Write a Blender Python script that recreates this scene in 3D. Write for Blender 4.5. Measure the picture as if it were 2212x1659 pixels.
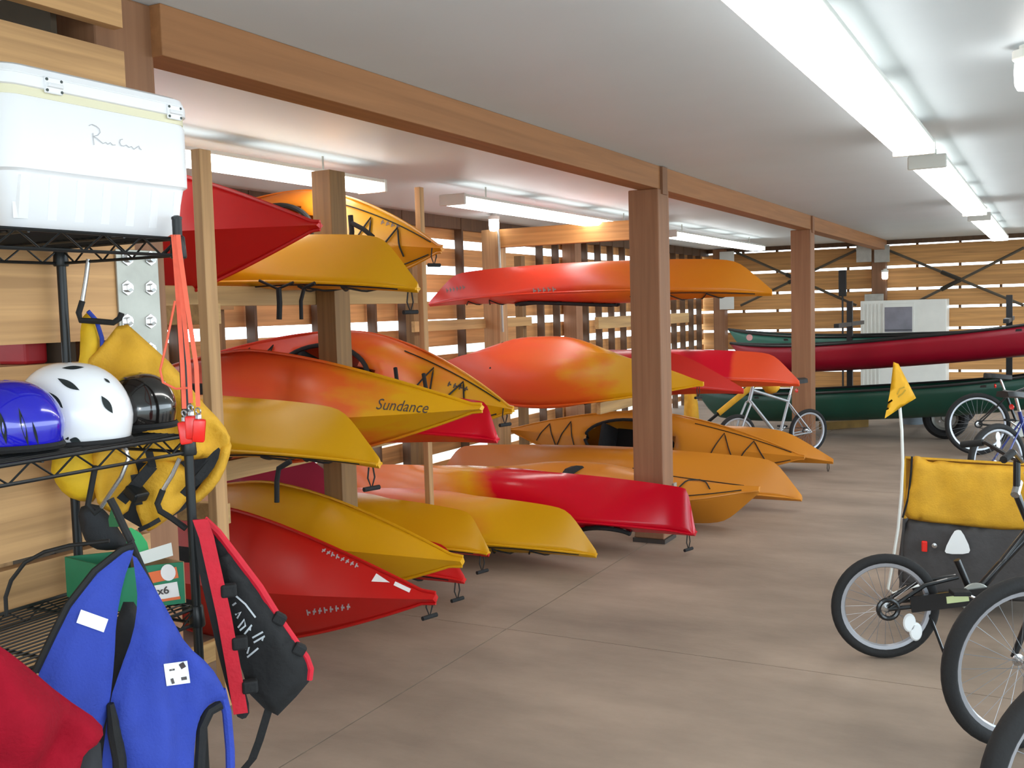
import bpy, bmesh, math, random
from mathutils import Vector, Matrix, Euler, geometry, noise
from mathutils.bvhtree import BVHTree
random.seed(7)
for o in list(bpy.data.objects): bpy.data.objects.remove(o)
S = bpy.context.scene
COL = S.collection
# ------------------------------------------------------------------ camera
F, EYE, CX, CY = 2200.0, 1.70, 1106.0, 829.5
_r = math.radians(1.6)
_dY = Vector(((2277-CX)/F, (CY-637)/F, -1)).normalized()
_Z = Vector((math.cos(_r), math.sin(_r), 0)).cross(_dY).normalized()
if _Z.y < 0: _Z = -_Z
_X = _dY.cross(_Z)
ROT = Matrix((_X, _dY, _Z))                     # camera to world
EYEP = Vector((0, 0, EYE))
cam = bpy.data.objects.new('camera', bpy.data.cameras.new('camera'))
COL.objects.link(cam); S.camera = cam
cam.data.sensor_fit = 'HORIZONTAL'; cam.data.sensor_width = 36.0
cam.data.lens = 36.0*F/2212; cam.data.clip_start = .05; cam.data.clip_end = 300
cam.matrix_world = Matrix.Translation(EYEP) @ ROT.to_4x4()
def ray(px, py): return ROT @ Vector(((px-CX)/F, (CY-py)/F, -1))
def at(px, py, x=None, y=None, z=None, t=None):
    d = ray(px, py)
    if x is not None: k = x/d.x
    elif y is not None: k = y/d.y
    elif z is not None: k = (z-EYE)/d.z
    else: k = t
    return EYEP + d*k
# ------------------------------------------------------------------ light
S.view_settings.view_transform = 'Standard'; S.view_settings.look = 'None'
S.view_settings.gamma = 1; S.view_settings.use_curve_mapping = False
S.view_settings.exposure = 0.1
W = bpy.data.worlds.new('sky'); S.world = W; W.use_nodes = True
bg = W.node_tree.nodes['Background']
bg.inputs[0].default_value = (.76, .9, 1, 1); bg.inputs[1].default_value = 5.2
fl = bpy.data.lights.new('camera_flash', 'AREA'); fl.shape = 'DISK'; fl.size = .05; fl.energy = 9
flo = bpy.data.objects.new('camera_flash', fl); COL.objects.link(flo)
flo.matrix_world = Matrix.Translation(EYEP + ROT @ Vector((-.03, .06, -.02))) @ ROT.to_4x4()
LAMP = 10.0                                     # strength of the fluorescent diffusers
# ------------------------------------------------------------------ materials
def lin(c):
    return tuple(((x/255)/12.92 if x/255 <= .04045 else ((x/255+.055)/1.055)**2.4) for x in c)+(1,)
MATS = {}
def mat(name, rgb, rough=.6, metal=0, var=.12, scale=6, spec=.5, bump=0, bscale=60, emit=0, trans=0, coat=0):
    if name in MATS: return MATS[name]
    m = bpy.data.materials.new(name); m.use_nodes = True; nt = m.node_tree; b = nt.nodes['Principled BSDF']
    b.inputs['Roughness'].default_value = rough; b.inputs['Metallic'].default_value = metal
    b.inputs['Specular IOR Level'].default_value = spec
    c = lin(rgb)
    tc = nt.nodes.new('ShaderNodeTexCoord'); n = nt.nodes.new('ShaderNodeTexNoise')
    n.inputs['Scale'].default_value = scale; n.inputs['Detail'].default_value = 4
    nt.links.new(tc.outputs['Object'], n.inputs['Vector'])
    r = nt.nodes.new('ShaderNodeValToRGB'); r.color_ramp.elements[0].position = .3; r.color_ramp.elements[1].position = .7
    r.color_ramp.elements[0].color = tuple(x*(1-var) for x in c[:3])+(1,)
    r.color_ramp.elements[1].color = tuple(min(1, x*(1+var)) for x in c[:3])+(1,)
    nt.links.new(n.outputs['Fac'], r.inputs['Fac']); nt.links.new(r.outputs['Color'], b.inputs['Base Color'])
    if bump:
        n2 = nt.nodes.new('ShaderNodeTexNoise'); n2.inputs['Scale'].default_value = bscale
        nt.links.new(tc.outputs['Object'], n2.inputs['Vector'])
        bp = nt.nodes.new('ShaderNodeBump'); bp.inputs['Strength'].default_value = bump; bp.inputs['Distance'].default_value = .01
        nt.links.new(n2.outputs['Fac'], bp.inputs['Height']); nt.links.new(bp.outputs['Normal'], b.inputs['Normal'])
    if emit:
        b.inputs['Emission Color'].default_value = (1, .985, .95, 1); b.inputs['Emission Strength'].default_value = emit
    if trans: b.inputs['Transmission Weight'].default_value = trans
    if coat: b.inputs['Coat Weight'].default_value = coat
    MATS[name] = m; return m
def wood(name, rgb, axis, var=.22, rough=.65, fine=1.0):
    """grain stretched along one world axis (object coordinates)"""
    if name in MATS: return MATS[name]
    m = bpy.data.materials.new(name); m.use_nodes = True; nt = m.node_tree; b = nt.nodes['Principled BSDF']
    b.inputs['Roughness'].default_value = rough
    tc = nt.nodes.new('ShaderNodeTexCoord'); mp = nt.nodes.new('ShaderNodeMapping')
    sc = [26*fine]*3; sc['XYZ'.index(axis)] = .9
    mp.inputs['Scale'].default_value = sc
    oi = nt.nodes.new('ShaderNodeObjectInfo'); ad = nt.nodes.new('ShaderNodeVectorMath'); ad.operation = 'ADD'
    mu = nt.nodes.new('ShaderNodeMath'); mu.operation = 'MULTIPLY'; mu.inputs[1].default_value = 37
    nt.links.new(oi.outputs['Random'], mu.inputs[0])
    nt.links.new(tc.outputs['Object'], ad.inputs[0]); nt.links.new(mu.outputs[0], ad.inputs[1])
    nt.links.new(ad.outputs[0], mp.inputs['Vector'])
    n = nt.nodes.new('ShaderNodeTexNoise'); n.inputs['Scale'].default_value = 1; n.inputs['Detail'].default_value = 6; n.inputs['Distortion'].default_value = .6
    nt.links.new(mp.outputs[0], n.inputs['Vector'])
    r = nt.nodes.new('ShaderNodeValToRGB'); c = lin(rgb)
    r.color_ramp.elements[0].position = .32; r.color_ramp.elements[1].position = .68
    r.color_ramp.elements[0].color = (c[0]*(1-var), c[1]*(1-var*1.15), c[2]*(1-var*1.3), 1)
    r.color_ramp.elements[1].color = (min(1, c[0]*(1+var)), min(1, c[1]*(1+var)), min(1, c[2]*(1+var)), 1)
    nt.links.new(n.outputs['Fac'], r.inputs['Fac'])
    mx = nt.nodes.new('ShaderNodeMixRGB'); mx.blend_type = 'MULTIPLY'; mx.inputs['Fac'].default_value = 1
    mr = nt.nodes.new('ShaderNodeMapRange'); mr.inputs['To Min'].default_value = .84; mr.inputs['To Max'].default_value = 1.12
    nt.links.new(oi.outputs['Random'], mr.inputs['Value'])
    nt.links.new(r.outputs['Color'], mx.inputs[1]); nt.links.new(mr.outputs[0], mx.inputs[2])
    nt.links.new(mx.outputs[0], b.inputs['Base Color'])
    bp = nt.nodes.new('ShaderNodeBump'); bp.inputs['Strength'].default_value = .25; bp.inputs['Distance'].default_value = .004
    nt.links.new(n.outputs['Fac'], bp.inputs['Height']); nt.links.new(bp.outputs['Normal'], b.inputs['Normal'])
    MATS[name] = m; return m
def poly_mat(name, stops, L, mottled=.5, rough=.36):
    """rotomoulded polyethylene: colour stops along the boat's own length, blotched"""
    m = bpy.data.materials.new(name); m.use_nodes = True; nt = m.node_tree; b = nt.nodes['Principled BSDF']
    b.inputs['Roughness'].default_value = rough; b.inputs['Specular IOR Level'].default_value = .45
    tc = nt.nodes.new('ShaderNodeTexCoord'); sp = nt.nodes.new('ShaderNodeSeparateXYZ')
    nt.links.new(tc.outputs['Object'], sp.inputs[0])
    mr = nt.nodes.new('ShaderNodeMapRange'); mr.inputs['From Min'].default_value = -L/2; mr.inputs['From Max'].default_value = L/2
    nt.links.new(sp.outputs['X'], mr.inputs['Value'])
    mp = nt.nodes.new('ShaderNodeMapping'); mp.inputs['Scale'].default_value = (1.5, 4, 4)
    oi = nt.nodes.new('ShaderNodeObjectInfo')
    nt.links.new(tc.outputs['Object'], mp.inputs['Vector'])
    n = nt.nodes.new('ShaderNodeTexNoise'); n.inputs['Scale'].default_value = 1.3; n.inputs['Detail'].default_value = 5
    nt.links.new(mp.outputs[0], n.inputs['Vector'])
    m1 = nt.nodes.new('ShaderNodeMath'); m1.operation = 'MULTIPLY_ADD'; m1.inputs[1].default_value = mottled; m1.inputs[2].default_value = -mottled/2
    nt.links.new(n.outputs['Fac'], m1.inputs[0])
    a = nt.nodes.new('ShaderNodeMath'); a.operation = 'ADD'
    nt.links.new(mr.outputs[0], a.inputs[0]); nt.links.new(m1.outputs[0], a.inputs[1])
    r = nt.nodes.new('ShaderNodeValToRGB'); els = r.color_ramp.elements
    while len(els) < len(stops): els.new(.5)
    for e, (p, c) in zip(els, stops): e.position = p; e.color = lin(c)
    nt.links.new(a.outputs[0], r.inputs['Fac']); nt.links.new(r.outputs['Color'], b.inputs['Base Color'])
    n2 = nt.nodes.new('ShaderNodeTexNoise'); n2.inputs['Scale'].default_value = 7
    nt.links.new(tc.outputs['Object'], n2.inputs['Vector'])
    bp = nt.nodes.new('ShaderNodeBump'); bp.inputs['Strength'].default_value = .12; bp.inputs['Distance'].default_value = .01
    nt.links.new(n2.outputs['Fac'], bp.inputs['Height']); nt.links.new(bp.outputs['Normal'], b.inputs['Normal'])
    return m
PINE_Y = wood('pine_along_y', (196, 152, 102), 'Y'); PINE_X = wood('pine_along_x', (196, 150, 100), 'X')
OUT_Y = wood('outer_board_along_y', (204, 148, 92), 'Y'); OUT_X = wood('outer_board_along_x', (206, 152, 92), 'X')
POST = wood('stained_post', (140, 98, 68), 'Z', var=.14); BEAM = wood('stained_beam', (158, 108, 66), 'Y', var=.14)
TREAT = wood('treated_post', (122, 92, 54), 'Z'); TREAT_Y = wood('treated_rail', (176, 142, 92), 'Y'); LUMB = wood('pale_lumber', (186, 146, 100), 'Z')
LUMB_X = wood('pale_beam', (182, 132, 74), 'X'); STUD = wood('dark_stud', (88, 62, 40), 'Z')
STEEL = mat('galvanised_steel', (168, 168, 160), .45, .6, .1, 12); CHROME = mat('bright_steel', (205, 205, 205), .25, .95, .04)
BLACKM = mat('black_enamel', (22, 25, 26), .4, 0, .1, spec=.4); RUBBER = mat('black_rubber', (26, 25, 25), .8, 0, .15, bump=.2)
NYLON = mat('black_nylon', (20, 20, 21), .8, 0, .2, 30, bump=.2); WHITEP = mat('white_enamel', (225, 225, 218), .45, 0, .03)
CORD = mat('black_cord', (26, 24, 22), .7); REFL = mat('white_reflector', (245, 248, 248), .25, 0, .01); REDR = mat('red_reflector', (235, 30, 18), .12, 0, .05, coat=1)
# ------------------------------------------------------------------ mesh helpers
LOC = {}
class MB:
    def __init__(s): s.v = []; s.f = []
    def add(s, vs, fs):
        n = len(s.v); s.v += [Vector(v) for v in vs]; s.f += [tuple(i+n for i in f) for f in fs]; return s
    def box(s, c, d, rot=None, bev=0):
        c = Vector(c); hx, hy, hz = d[0]/2, d[1]/2, d[2]/2
        if bev:
            b = min(bev, hx*.9, hy*.9, hz*.9); vs = []; bm = bmesh.new(); bmesh.ops.create_cube(bm, size=1)
            for v in bm.verts: v.co = Vector((v.co.x*d[0], v.co.y*d[1], v.co.z*d[2]))
            bmesh.ops.bevel(bm, geom=bm.edges[:], offset=b, segments=2, profile=.5, affect='EDGES')
            bm.verts.index_update(); vs = [v.co.copy() for v in bm.verts]; fs = [[v.index for v in f.verts] for f in bm.faces]; bm.free()
        else:
            vs = [Vector((x, y, z)) for x in (-hx, hx) for y in (-hy, hy) for z in (-hz, hz)]
            fs = [(0, 1, 3, 2), (4, 6, 7, 5), (0, 4, 5, 1), (2, 3, 7, 6), (0, 2, 6, 4), (1, 5, 7, 3)]
        if rot is not None: vs = [rot @ v for v in vs]
        return s.add([c+v for v in vs], fs)
    def bar(s, p0, p1, w, h, up=(0, 0, 1)):
        p0, p1 = Vector(p0), Vector(p1); d = (p1-p0); L = d.length; d.normalize(); up = Vector(up)
        if abs(d.dot(up)) > .99: up = Vector((0, 1, 0))
        y = up.cross(d).normalized(); z = d.cross(y)
        return s.box((p0+p1)/2, (L, w, h), Matrix((d, y, z)).transposed())
    def tube(s, pts, r, n=8, closed=False):
        pts = [Vector(p) for p in pts]; N = len(pts); rr = r if isinstance(r, (list, tuple)) else [r]*N
        vs = []; prev = None
        for i, p in enumerate(pts):
            if closed: t = pts[(i+1) % N]-pts[i-1]
            else: t = pts[min(i+1, N-1)]-pts[max(i-1, 0)]
            if t.length < 1e-9: t = Vector((0, 0, 1))
            t.normalize()
            if prev is None:
                a = Vector((0, 0, 1)) if abs(t.z) < .9 else Vector((1, 0, 0)); u = t.cross(a).normalized()
            else:
                u = prev - t*prev.dot(t); u = u.normalized() if u.length > 1e-6 else t.orthogonal().normalized()
            prev = u; w = t.cross(u)
            vs += [p+(u*math.cos(2*math.pi*k/n)+w*math.sin(2*math.pi*k/n))*rr[i] for k in range(n)]
        fs = []
        for i in range(N if closed else N-1):
            j = (i+1) % N
            fs += [(i*n+k, i*n+(k+1) % n, j*n+(k+1) % n, j*n+k) for k in range(n)]
        if not closed: fs += [tuple(range(n))[::-1], tuple(range((N-1)*n, N*n))]
        return s.add(vs, fs)
    def lathe(s, prof, o=(0, 0, 0), axis=(0, 0, 1), n=24, sx=1.0, cap=True):
        ax = Vector(axis).normalized(); u = ax.orthogonal().normalized()
        if abs(ax.z) < .1: u = Vector((0, 0, 1))
        w = ax.cross(u); o = Vector(o); vs = []; fs = []
        for r, h in prof:
            vs += [o+ax*h+(u*math.cos(2*math.pi*k/n)*sx+w*math.sin(2*math.pi*k/n))*r for k in range(n)]
        for i in range(len(prof)-1):
            fs += [(i*n+k, i*n+(k+1) % n, (i+1)*n+(k+1) % n, (i+1)*n+k) for k in range(n)]
        if cap and prof[0][0] > 1e-6: fs.append(tuple(range(n))[::-1])
        if cap and prof[-1][0] > 1e-6: fs.append(tuple(range((len(prof)-1)*n, len(prof)*n)))
        return s.add(vs, fs)
    def torus(s, c, axis, R, r, n=40, m=8, sq=1.0):
        ax = Vector(axis).normalized(); u = ax.orthogonal().normalized(); w = ax.cross(u); c = Vector(c); vs = []; fs = []
        for i in range(n):
            a = 2*math.pi*i/n; d = u*math.cos(a)+w*math.sin(a)
            vs += [c+d*(R+r*math.cos(2*math.pi*k/m))+ax*(r*sq*math.sin(2*math.pi*k/m)) for k in range(m)]
        for i in range(n):
            j = (i+1) % n; fs += [(i*m+k, j*m+k, j*m+(k+1) % m, i*m+(k+1) % m) for k in range(m)]
        return s.add(vs, fs)
    def prism(s, pts, d):
        """closed outline of 3-D points swept by vector d"""
        n = len(pts); pts = [Vector(p) for p in pts]; d = Vector(d)
        tri = geometry.tessellate_polygon([pts])
        vs = pts+[p+d for p in pts]
        fs = [tuple(t) for t in tri]+[tuple(i+n for i in t[::-1]) for t in tri]+[(i, (i+1) % n, (i+1) % n+n, i+n) for i in range(n)]
        return s.add(vs, fs)
    def build(s, name, m, parent=None, smooth=False, kind=None):
        off = LOC.get(parent.name, Vector()) if parent else Vector()
        me = bpy.data.meshes.new(name); me.from_pydata([tuple(v-off) for v in s.v], [], s.f); me.update()
        bm = bmesh.new(); bm.from_mesh(me); bmesh.ops.recalc_face_normals(bm, faces=bm.faces[:]); bm.to_mesh(me); bm.free()
        if smooth:
            me.polygons.foreach_set('use_smooth', [True]*len(me.polygons))
            try: me.set_sharp_from_angle(angle=math.radians(38))
            except Exception: pass
        me.materials.append(m)
        o = bpy.data.objects.new(name, me); COL.objects.link(o)
        if parent: o.parent = parent; LOC[o.name] = off
        else: LOC[o.name] = Vector()
        if kind: o['kind'] = kind
        return o
def tag(o, label, cat=None, group=None, kind=None):
    o['label'] = label
    if cat: o['category'] = cat
    if group: o['group'] = group
    if kind: o['kind'] = kind
    return o
def root(name, label, cat, loc=(0, 0, 0), group=None, rot=None, kind=None):
    o = bpy.data.objects.new(name, None); COL.objects.link(o); o.empty_display_size = .1
    o.location = loc
    if rot is not None: o.rotation_euler = rot; LOC[o.name] = Vector()      # parts in local coordinates
    else: LOC[o.name] = Vector(loc)                                         # parts in world coordinates
    return tag(o, label, cat, group, kind)
def struct(name, loc=(0, 0, 0)):
    o = bpy.data.objects.new(name, None); COL.objects.link(o); o.location = loc; LOC[o.name] = Vector(loc); o['kind'] = 'structure'; return o
def text_geo(txt, bold=0.0, shear=0.0, spacing=1.0):
    cu = bpy.data.curves.new('t', 'FONT'); cu.body = txt; cu.size = 1; cu.offset = bold; cu.shear = shear; cu.space_character = spacing; cu.resolution_u = 3
    ob = bpy.data.objects.new('t', cu); COL.objects.link(ob)
    dg = bpy.context.evaluated_depsgraph_get(); dg.update()
    me = bpy.data.meshes.new_from_object(ob.evaluated_get(dg))
    bm = bmesh.new(); bm.from_mesh(me); bmesh.ops.triangulate(bm, faces=bm.faces[:])
    v = [x.co.copy() for x in bm.verts]; bm.verts.index_update(); f = [[q.index for q in p.verts] for p in bm.faces]; bm.free()
    bpy.data.objects.remove(ob); bpy.data.curves.remove(cu); bpy.data.meshes.remove(me)
    x0 = min(p.x for p in v); x1 = max(p.x for p in v); y0 = min(p.y for p in v); y1 = max(p.y for p in v)
    return [((p.x-x0)/(x1-x0), (p.y-y0)/(y1-y0)) for p in v], f
def bvh_of(objs):
    vs = []; fs = []
    bpy.context.view_layer.update()
    for o in objs:
        n = len(vs); M = o.matrix_world
        vs += [M @ v.co for v in o.data.vertices]; fs += [[i+n for i in p.vertices] for p in o.data.polygons]
    return BVHTree.FromPolygons(vs, fs)
def decal(parent, objs, uv, faces, p0, p1, h, m, name='lettering', off=.003):
    """flat print laid on a surface: (u,v) in 0..1 -> line p0..p1 (pixels) and height h, dropped on objs"""
    bv = bvh_of(objs); dx, dy = p1[0]-p0[0], p1[1]-p0[1]; L = math.hypot(dx, dy); nx, ny = dy/L, -dx/L
    pts = []; ok = []
    for u, v in uv:
        px = p0[0]+dx*u+nx*h*v; py = p0[1]+dy*u+ny*h*v
        hit = bv.ray_cast(EYEP, ray(px, py).normalized())
        ok.append(hit[0] is not None)
        pts.append(hit[0]-ray(px, py).normalized()*off if hit[0] is not None else Vector())
    fs = [f for f in faces if all(ok[i] for i in f)]
    if not fs: print('DECAL MISS', parent.name, p0); return None
    used = sorted({i for f in fs for i in f}); mp = {i: k for k, i in enumerate(used)}
    M = parent.matrix_world.inverted()
    me = bpy.data.meshes.new(name); me.from_pydata([tuple(M @ pts[i]) for i in used], [], [[mp[i] for i in f] for f in fs]); me.materials.append(m)
    o = bpy.data.objects.new(name, me); COL.objects.link(o); o.parent = parent; return o
def text_decal(parent, objs, txt, p0, p1, h, m, **k):
    uv, f = text_geo(txt, **k); return decal(parent, objs, uv, f, p0, p1, h, m)
def rect_uv(n=6):
    uv = [(i/n, j/2) for i in range(n+1) for j in range(3)]
    return uv, [(i*3+j, (i+1)*3+j, (i+1)*3+j+1, i*3+j+1) for i in range(n) for j in range(2)]
# ================================================================== STRUCTURE
XL, YB, XP, ZC = -5.6, 18.0, -2.56, 2.68        # left wall, back wall, post line, ceiling
XR, YF = 3.8, -2.6
# floor: ground slab with tooled joints between the poured panels
CONC = bpy.data.materials.new('concrete'); CONC.use_nodes = True
def conc(m):
    nt = m.node_tree; b = nt.nodes['Principled BSDF']; b.inputs['Roughness'].default_value = .62; b.inputs['Specular IOR Level'].default_value = .35
    tc = nt.nodes.new('ShaderNodeTexCoord'); r = nt.nodes.new('ShaderNodeValToRGB')
    n = nt.nodes.new('ShaderNodeTexNoise'); n.inputs['Scale'].default_value = .9; n.inputs['Detail'].default_value = 9; n.inputs['Roughness'].default_value = .62
    mp = nt.nodes.new('ShaderNodeMapping'); mp.inputs['Scale'].default_value = (.8, 1.6, 1)
    nt.links.new(tc.outputs['Object'], mp.inputs[0]); nt.links.new(mp.outputs[0], n.inputs['Vector'])
    r.color_ramp.elements[0].position = .33; r.color_ramp.elements[1].position = .68
    r.color_ramp.elements[0].color = lin((128, 113, 100)); r.color_ramp.elements[1].color = lin((166, 147, 130))
    nt.links.new(n.outputs['Fac'], r.inputs[0]); nt.links.new(r.outputs[0], b.inputs['Base Color'])
    n2 = nt.nodes.new('ShaderNodeTexNoise'); n2.inputs['Scale'].default_value = 40; n2.inputs['Detail'].default_value = 6
    nt.links.new(tc.outputs['Object'], n2.inputs['Vector'])
    bp = nt.nodes.new('ShaderNodeBump'); bp.inputs['Strength'].default_value = .12; bp.inputs['Distance'].default_value = .01
    nt.links.new(n2.outputs['Fac'], bp.inputs['Height']); nt.links.new(bp.outputs[0], b.inputs['Normal'])
conc(CONC)
fo = MB().box(((XL+XR)/2, (YF+YB)/2, -.16), (XR-XL+.6, YB-YF+.6, .28)).build('floor', mat('joint_dark', (62, 56, 50), .9), None)
fo['kind'] = 'structure'
XJ = [XL-.3, -2.57, .45, XR+.3]; YJ = [YF-.3, .05, 4.68, 9.4, 14.0, YB+.3]
for i in range(len(XJ)-1):
    for j in range(len(YJ)-1):
        x0, x1, y0, y1 = XJ[i]+.0035, XJ[i+1]-.0035, YJ[j]+.0035, YJ[j+1]-.0035
        MB().box(((x0+x1)/2, (y0+y1)/2, -.011), (x1-x0, y1-y0, .022)).build('floor_slab', CONC, fo)
MB().box((0, 6, -.35), (120, 120, .1)).build('ground', mat('ground_sand', (150, 152, 146), .95, 0, .2, 2), None)['kind'] = 'structure'
ce = MB().box(((XL+XR)/2, (YF+YB)/2, ZC+.05), (XR-XL+.5, YB-YF+.5, .1)).build('ceiling', mat('ceiling_paint', (218, 230, 238), .5, 0, .02, 1.5, spec=.4), None); ce['kind'] = 'structure'
# left outer wall: boards with open gaps on studs
wl = struct('wall_left', (XL, 8, 0))
gl = [2.41-.277*k for k in range(9)]
GAP = .092  # wider than the true gaps, so the daylight's glare is in their shape
bays = [(-2.4, 2.4), (2.4, 7.0), (7.0, 12.05), (12.05, YB)]
def boards(parent, tops, lo, hi, spans, along, fixed, m, gap=GAP, th=.018, zmax=ZC):
    edges = [zmax]+list(tops)+[.02]
    for k in range(len(edges)-1):
        z1 = edges[k]-(gap/2 if k else 0); z0 = edges[k+1]+gap/2
        for a, b in spans:
            a2, b2 = a+.003, b-.003; j = random.uniform(-.004, .004)
            if along == 'Y': MB().box((fixed+j, (a2+b2)/2, (z0+z1)/2), (th, b2-a2, z1-z0)).build('board', m, parent)
            else: MB().box(((a2+b2)/2, fixed+j, (z0+z1)/2), (b2-a2, th, z1-z0)).build('board', m, parent)
boards(wl, gl, 0, ZC, bays, 'Y', XL-.03, OUT_Y)
y = 2.9
while y < YB-.2:
    w = .03 if random.random() < .75 or y > 11 else .09
    MB().box((XL+.055, y, 1.34), (.09, w, 2.68)).build('stud', STUD, wl); y += random.choice((.5, .8, .8, 1.1)) if y < 11 else .45
for yy in (2.4, 7.0, 12.05):
    MB().box((XL+.1, yy, 1.34), (.18, .2, 2.68)).build('wall_post', POST, wl)
MB().box((XL+.05, 8, ZC-.06), (.09, 20, .12)).build('top_plate', STUD, wl)
# back wall
wb = struct('wall_back', (-1, YB, 0))
gb = [2.61, 2.24, 1.87, 1.56, 1.21, .86, .51, .18]
boards(wb, gb, 0, ZC, [(XL-.1, XP), (XP, .6), (.6, XR+.1)], 'X', YB+.05, OUT_X, gap=.042)
for x in [-4.9, -4.3, -3.7, -3.1, -2.0, -1.35, -.75, -.15, .45, 1.1, 1.8, 2.6, 3.3]:
    MB().box((x, YB+.1, 1.34), (.04, .06, 2.68)).build('stud', STUD, wb)
MB().box(((XL+XR)/2, YB-.03, ZC-.035), (XR-XL, .08, .07)).build('top_plate', STUD, wb)
# plank partition beside the wire shelving, on the post line
wp = struct('wall_partition', (XP, 0, 0))
PXW = -2.46
YPE = at(270, 150, x=PXW).y                      # planks end on the first post
rows = []                                        # (z top, z bottom) of each plank read at the post
for y1, y0 in ((-60, 62), (112, 420), (430, 733), (775, 1150), (1165, 1420), (1430, 1700)):
    rows.append((at(270, y1, x=PXW).z, at(270, y0, x=PXW).z))
for z1, z0 in rows:
    MB().box((PXW-.02, YPE-2.32, (min(z1, 2.66)+max(z0, .02))/2), (.04, 4.64, min(z1, 2.66)-max(z0, .02))).build('plank', PINE_Y, wp)
for yy in (.1, 1.15, 1.75):
    MB().box((PXW-.09, yy, 1.34), (.09, .045, 2.66)).build('stud', LUMB, wp)
MB().box((PXW-1.3, 2.05, 1.33), (2.4, .02, 2.66)).build('inner_panel', mat('dark_plywood', (70, 58, 44), .8), wp)
# posts and beam
def post(yc, w, base):
    p = struct('trim_post', (XP, yc, 0))
    XC = XP if yc > 3 else XP-.051
    zt_ = ZC-.16 if yc > 3 else ZC
    MB().box((XC, yc, (base+zt_)/2), (w, w, zt_-base), bev=.008).build('post', POST, p)
    if base: MB().box((XP, yc, base/2), (w+.02, w+.02, base)).build('base_plate', mat('dark_base', (66, 58, 52), .7, .2), p)
    return p
p1 = post(at(335, 150, x=XP+.06).y-.11, .22, 0); p2 = post(6.95, .225, .03); p3 = post(12.0, .225, .03); p4 = post(YB-.14, .22, 0)
for p_, l_ in ((p1, 'brown timber post beside the white cooler'), (p2, 'thick brown timber post behind the red kayak nose'), (p3, 'brown timber post in front of the red canoe'), (p4, 'brown timber post on the far plank wall')):
    p_['label'] = l_
bmr = struct('trim_beam', (XP, 9, ZC-.08)); bmr['label'] = 'long brown timber beam along the ceiling'
ys = [at(335, 150, x=XP+.06).y-.015, 6.93, 12.0, YB-.05]
for a, b in zip(ys, ys[1:]):
    MB().box((XP+.03, (a+b)/2, ZC-.08), (.15, b-a-.012, .16), bev=.004).build('beam_section', BEAM, bmr)
for yy in (6.95, 12.0):
    MB().box((XP+.115, yy, ZC-.1), (.02, .1, .19)).build('tie_block', POST, bmr)
# steel strap plate with bolts on the first post
sp_ = struct('trim_strap', (XP, 2.3, 1.7)); sp_['label'] = 'galvanised steel plate with hex bolts behind the wire shelving'
zt, zb = at(300, 540, x=-2.45).z, at(300, 790, x=-2.45).z
yl, yr = at(256, 640, x=-2.45).y, at(346, 640, x=-2.45).y
MB().box((-2.455, (yl+yr)/2, (zt+zb)/2), (.008, yr-yl, zt-zb), bev=.002).build('plate', STEEL, sp_)
for py in (558, 622, 694, 755):
    for px in (274, 324):
        c = at(px, py, x=-2.451)
        MB().lathe([(.0, 0), (.022, 0), (.022, .004), (.013, .004), (.013, .016), (0, .018)], c, (1, 0, 0), 6).build('bolt', CHROME, sp_)
# strap steel at the main post foot
for px, py, n_ in ((1457, 1062, 'post_anchor'),):
    c = at(px, py, x=XP+.12); MB().box(c, (.02, .06, .13), bev=.004).build(n_, STEEL, p2)
# X-bracing rods, gusset plates on the far wall
def brace(p0, p1, plate0=None):
    r_ = struct('trim_brace', (p0[0], p0[1], 0))
    MB().tube([p0, p1], .022, 8).build('rod', mat('brace_steel', (96, 88, 76), .5, .5), r_)
    m_ = Vector(p0).lerp(Vector(p1), .5); d = (Vector(p1)-Vector(p0)).normalized()
    MB().tube([m_-d*.16, m_+d*.16], .035, 8).build('turnbuckle', mat('brace_dark', (60, 54, 46), .5, .4), r_)
    return r_
yw = YB-.12
for a, b in (((1905, 535), (2212, 660)), ((2212, 535), (1905, 690)), ((1850, 540), (1600, 660)), ((1590, 545), (1850, 660))):
    P0, P1 = at(*a, y=yw), at(*b, y=yw)
    brace(tuple(P0), tuple(P1))['label'] = 'crossed steel tie rod on the far plank wall'
gu = struct('trim_gusset', tuple(at(1885, 560, y=yw))); gu['label'] = 'pair of steel gusset plates heading the far timber post'
for px in (1866, 1905):
    c = at(px, 548, y=YB-.3); MB().box(c, (.24, .012, .28), bev=.004).build('plate', STEEL, gu)
c = at(1888, 648, y=YB-.3); MB().box(c, (.3, .012, .2), bev=.004).build('plate', STEEL, gu)
cn = struct('trim_corner', tuple(at(1568, 620, y=yw))); cn['label'] = 'white steel brackets on the corner post of the slatted wall'
c = at(1556, 620, y=YB-.15); MB().box((c.x, c.y, 1.34), (.2, .2, 2.66)).build('corner_post', POST, cn)
for py in (557, 655):
    c = at(1570, py, y=YB-.27); MB().box(c, (.26, .012, .22), bev=.004).build('plate', WHITEP, cn)
# cross beam from the main post back into the kayak bay, with its outer post
YX = 9.3; xb = at(1064, 515, y=YX).x; xe = at(1405, 500, y=YX).x
cb = struct('trim_crossbeam', (xb, YX, 0)); cb['label'] = 'golden pine cross beam under the ceiling in the kayak bay'
z0, z1 = at(1220, 527, y=YX).z, at(1220, 486, y=YX).z
MB().box(((xb+xe)/2, YX, (z0+z1)/2), (xe-xb, .09, z1-z0), bev=.004).build('cross_beam', LUMB_X, cb)
MB().box((xb, YX+.02, z1/2), (.19, .18, z1), bev=.006).build('post', LUMB, cb)
MB().box((xe-.05, YX, (z1+ZC)/2), (.09, .09, ZC-z1)).build('hanger_block', LUMB, cb)
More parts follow.
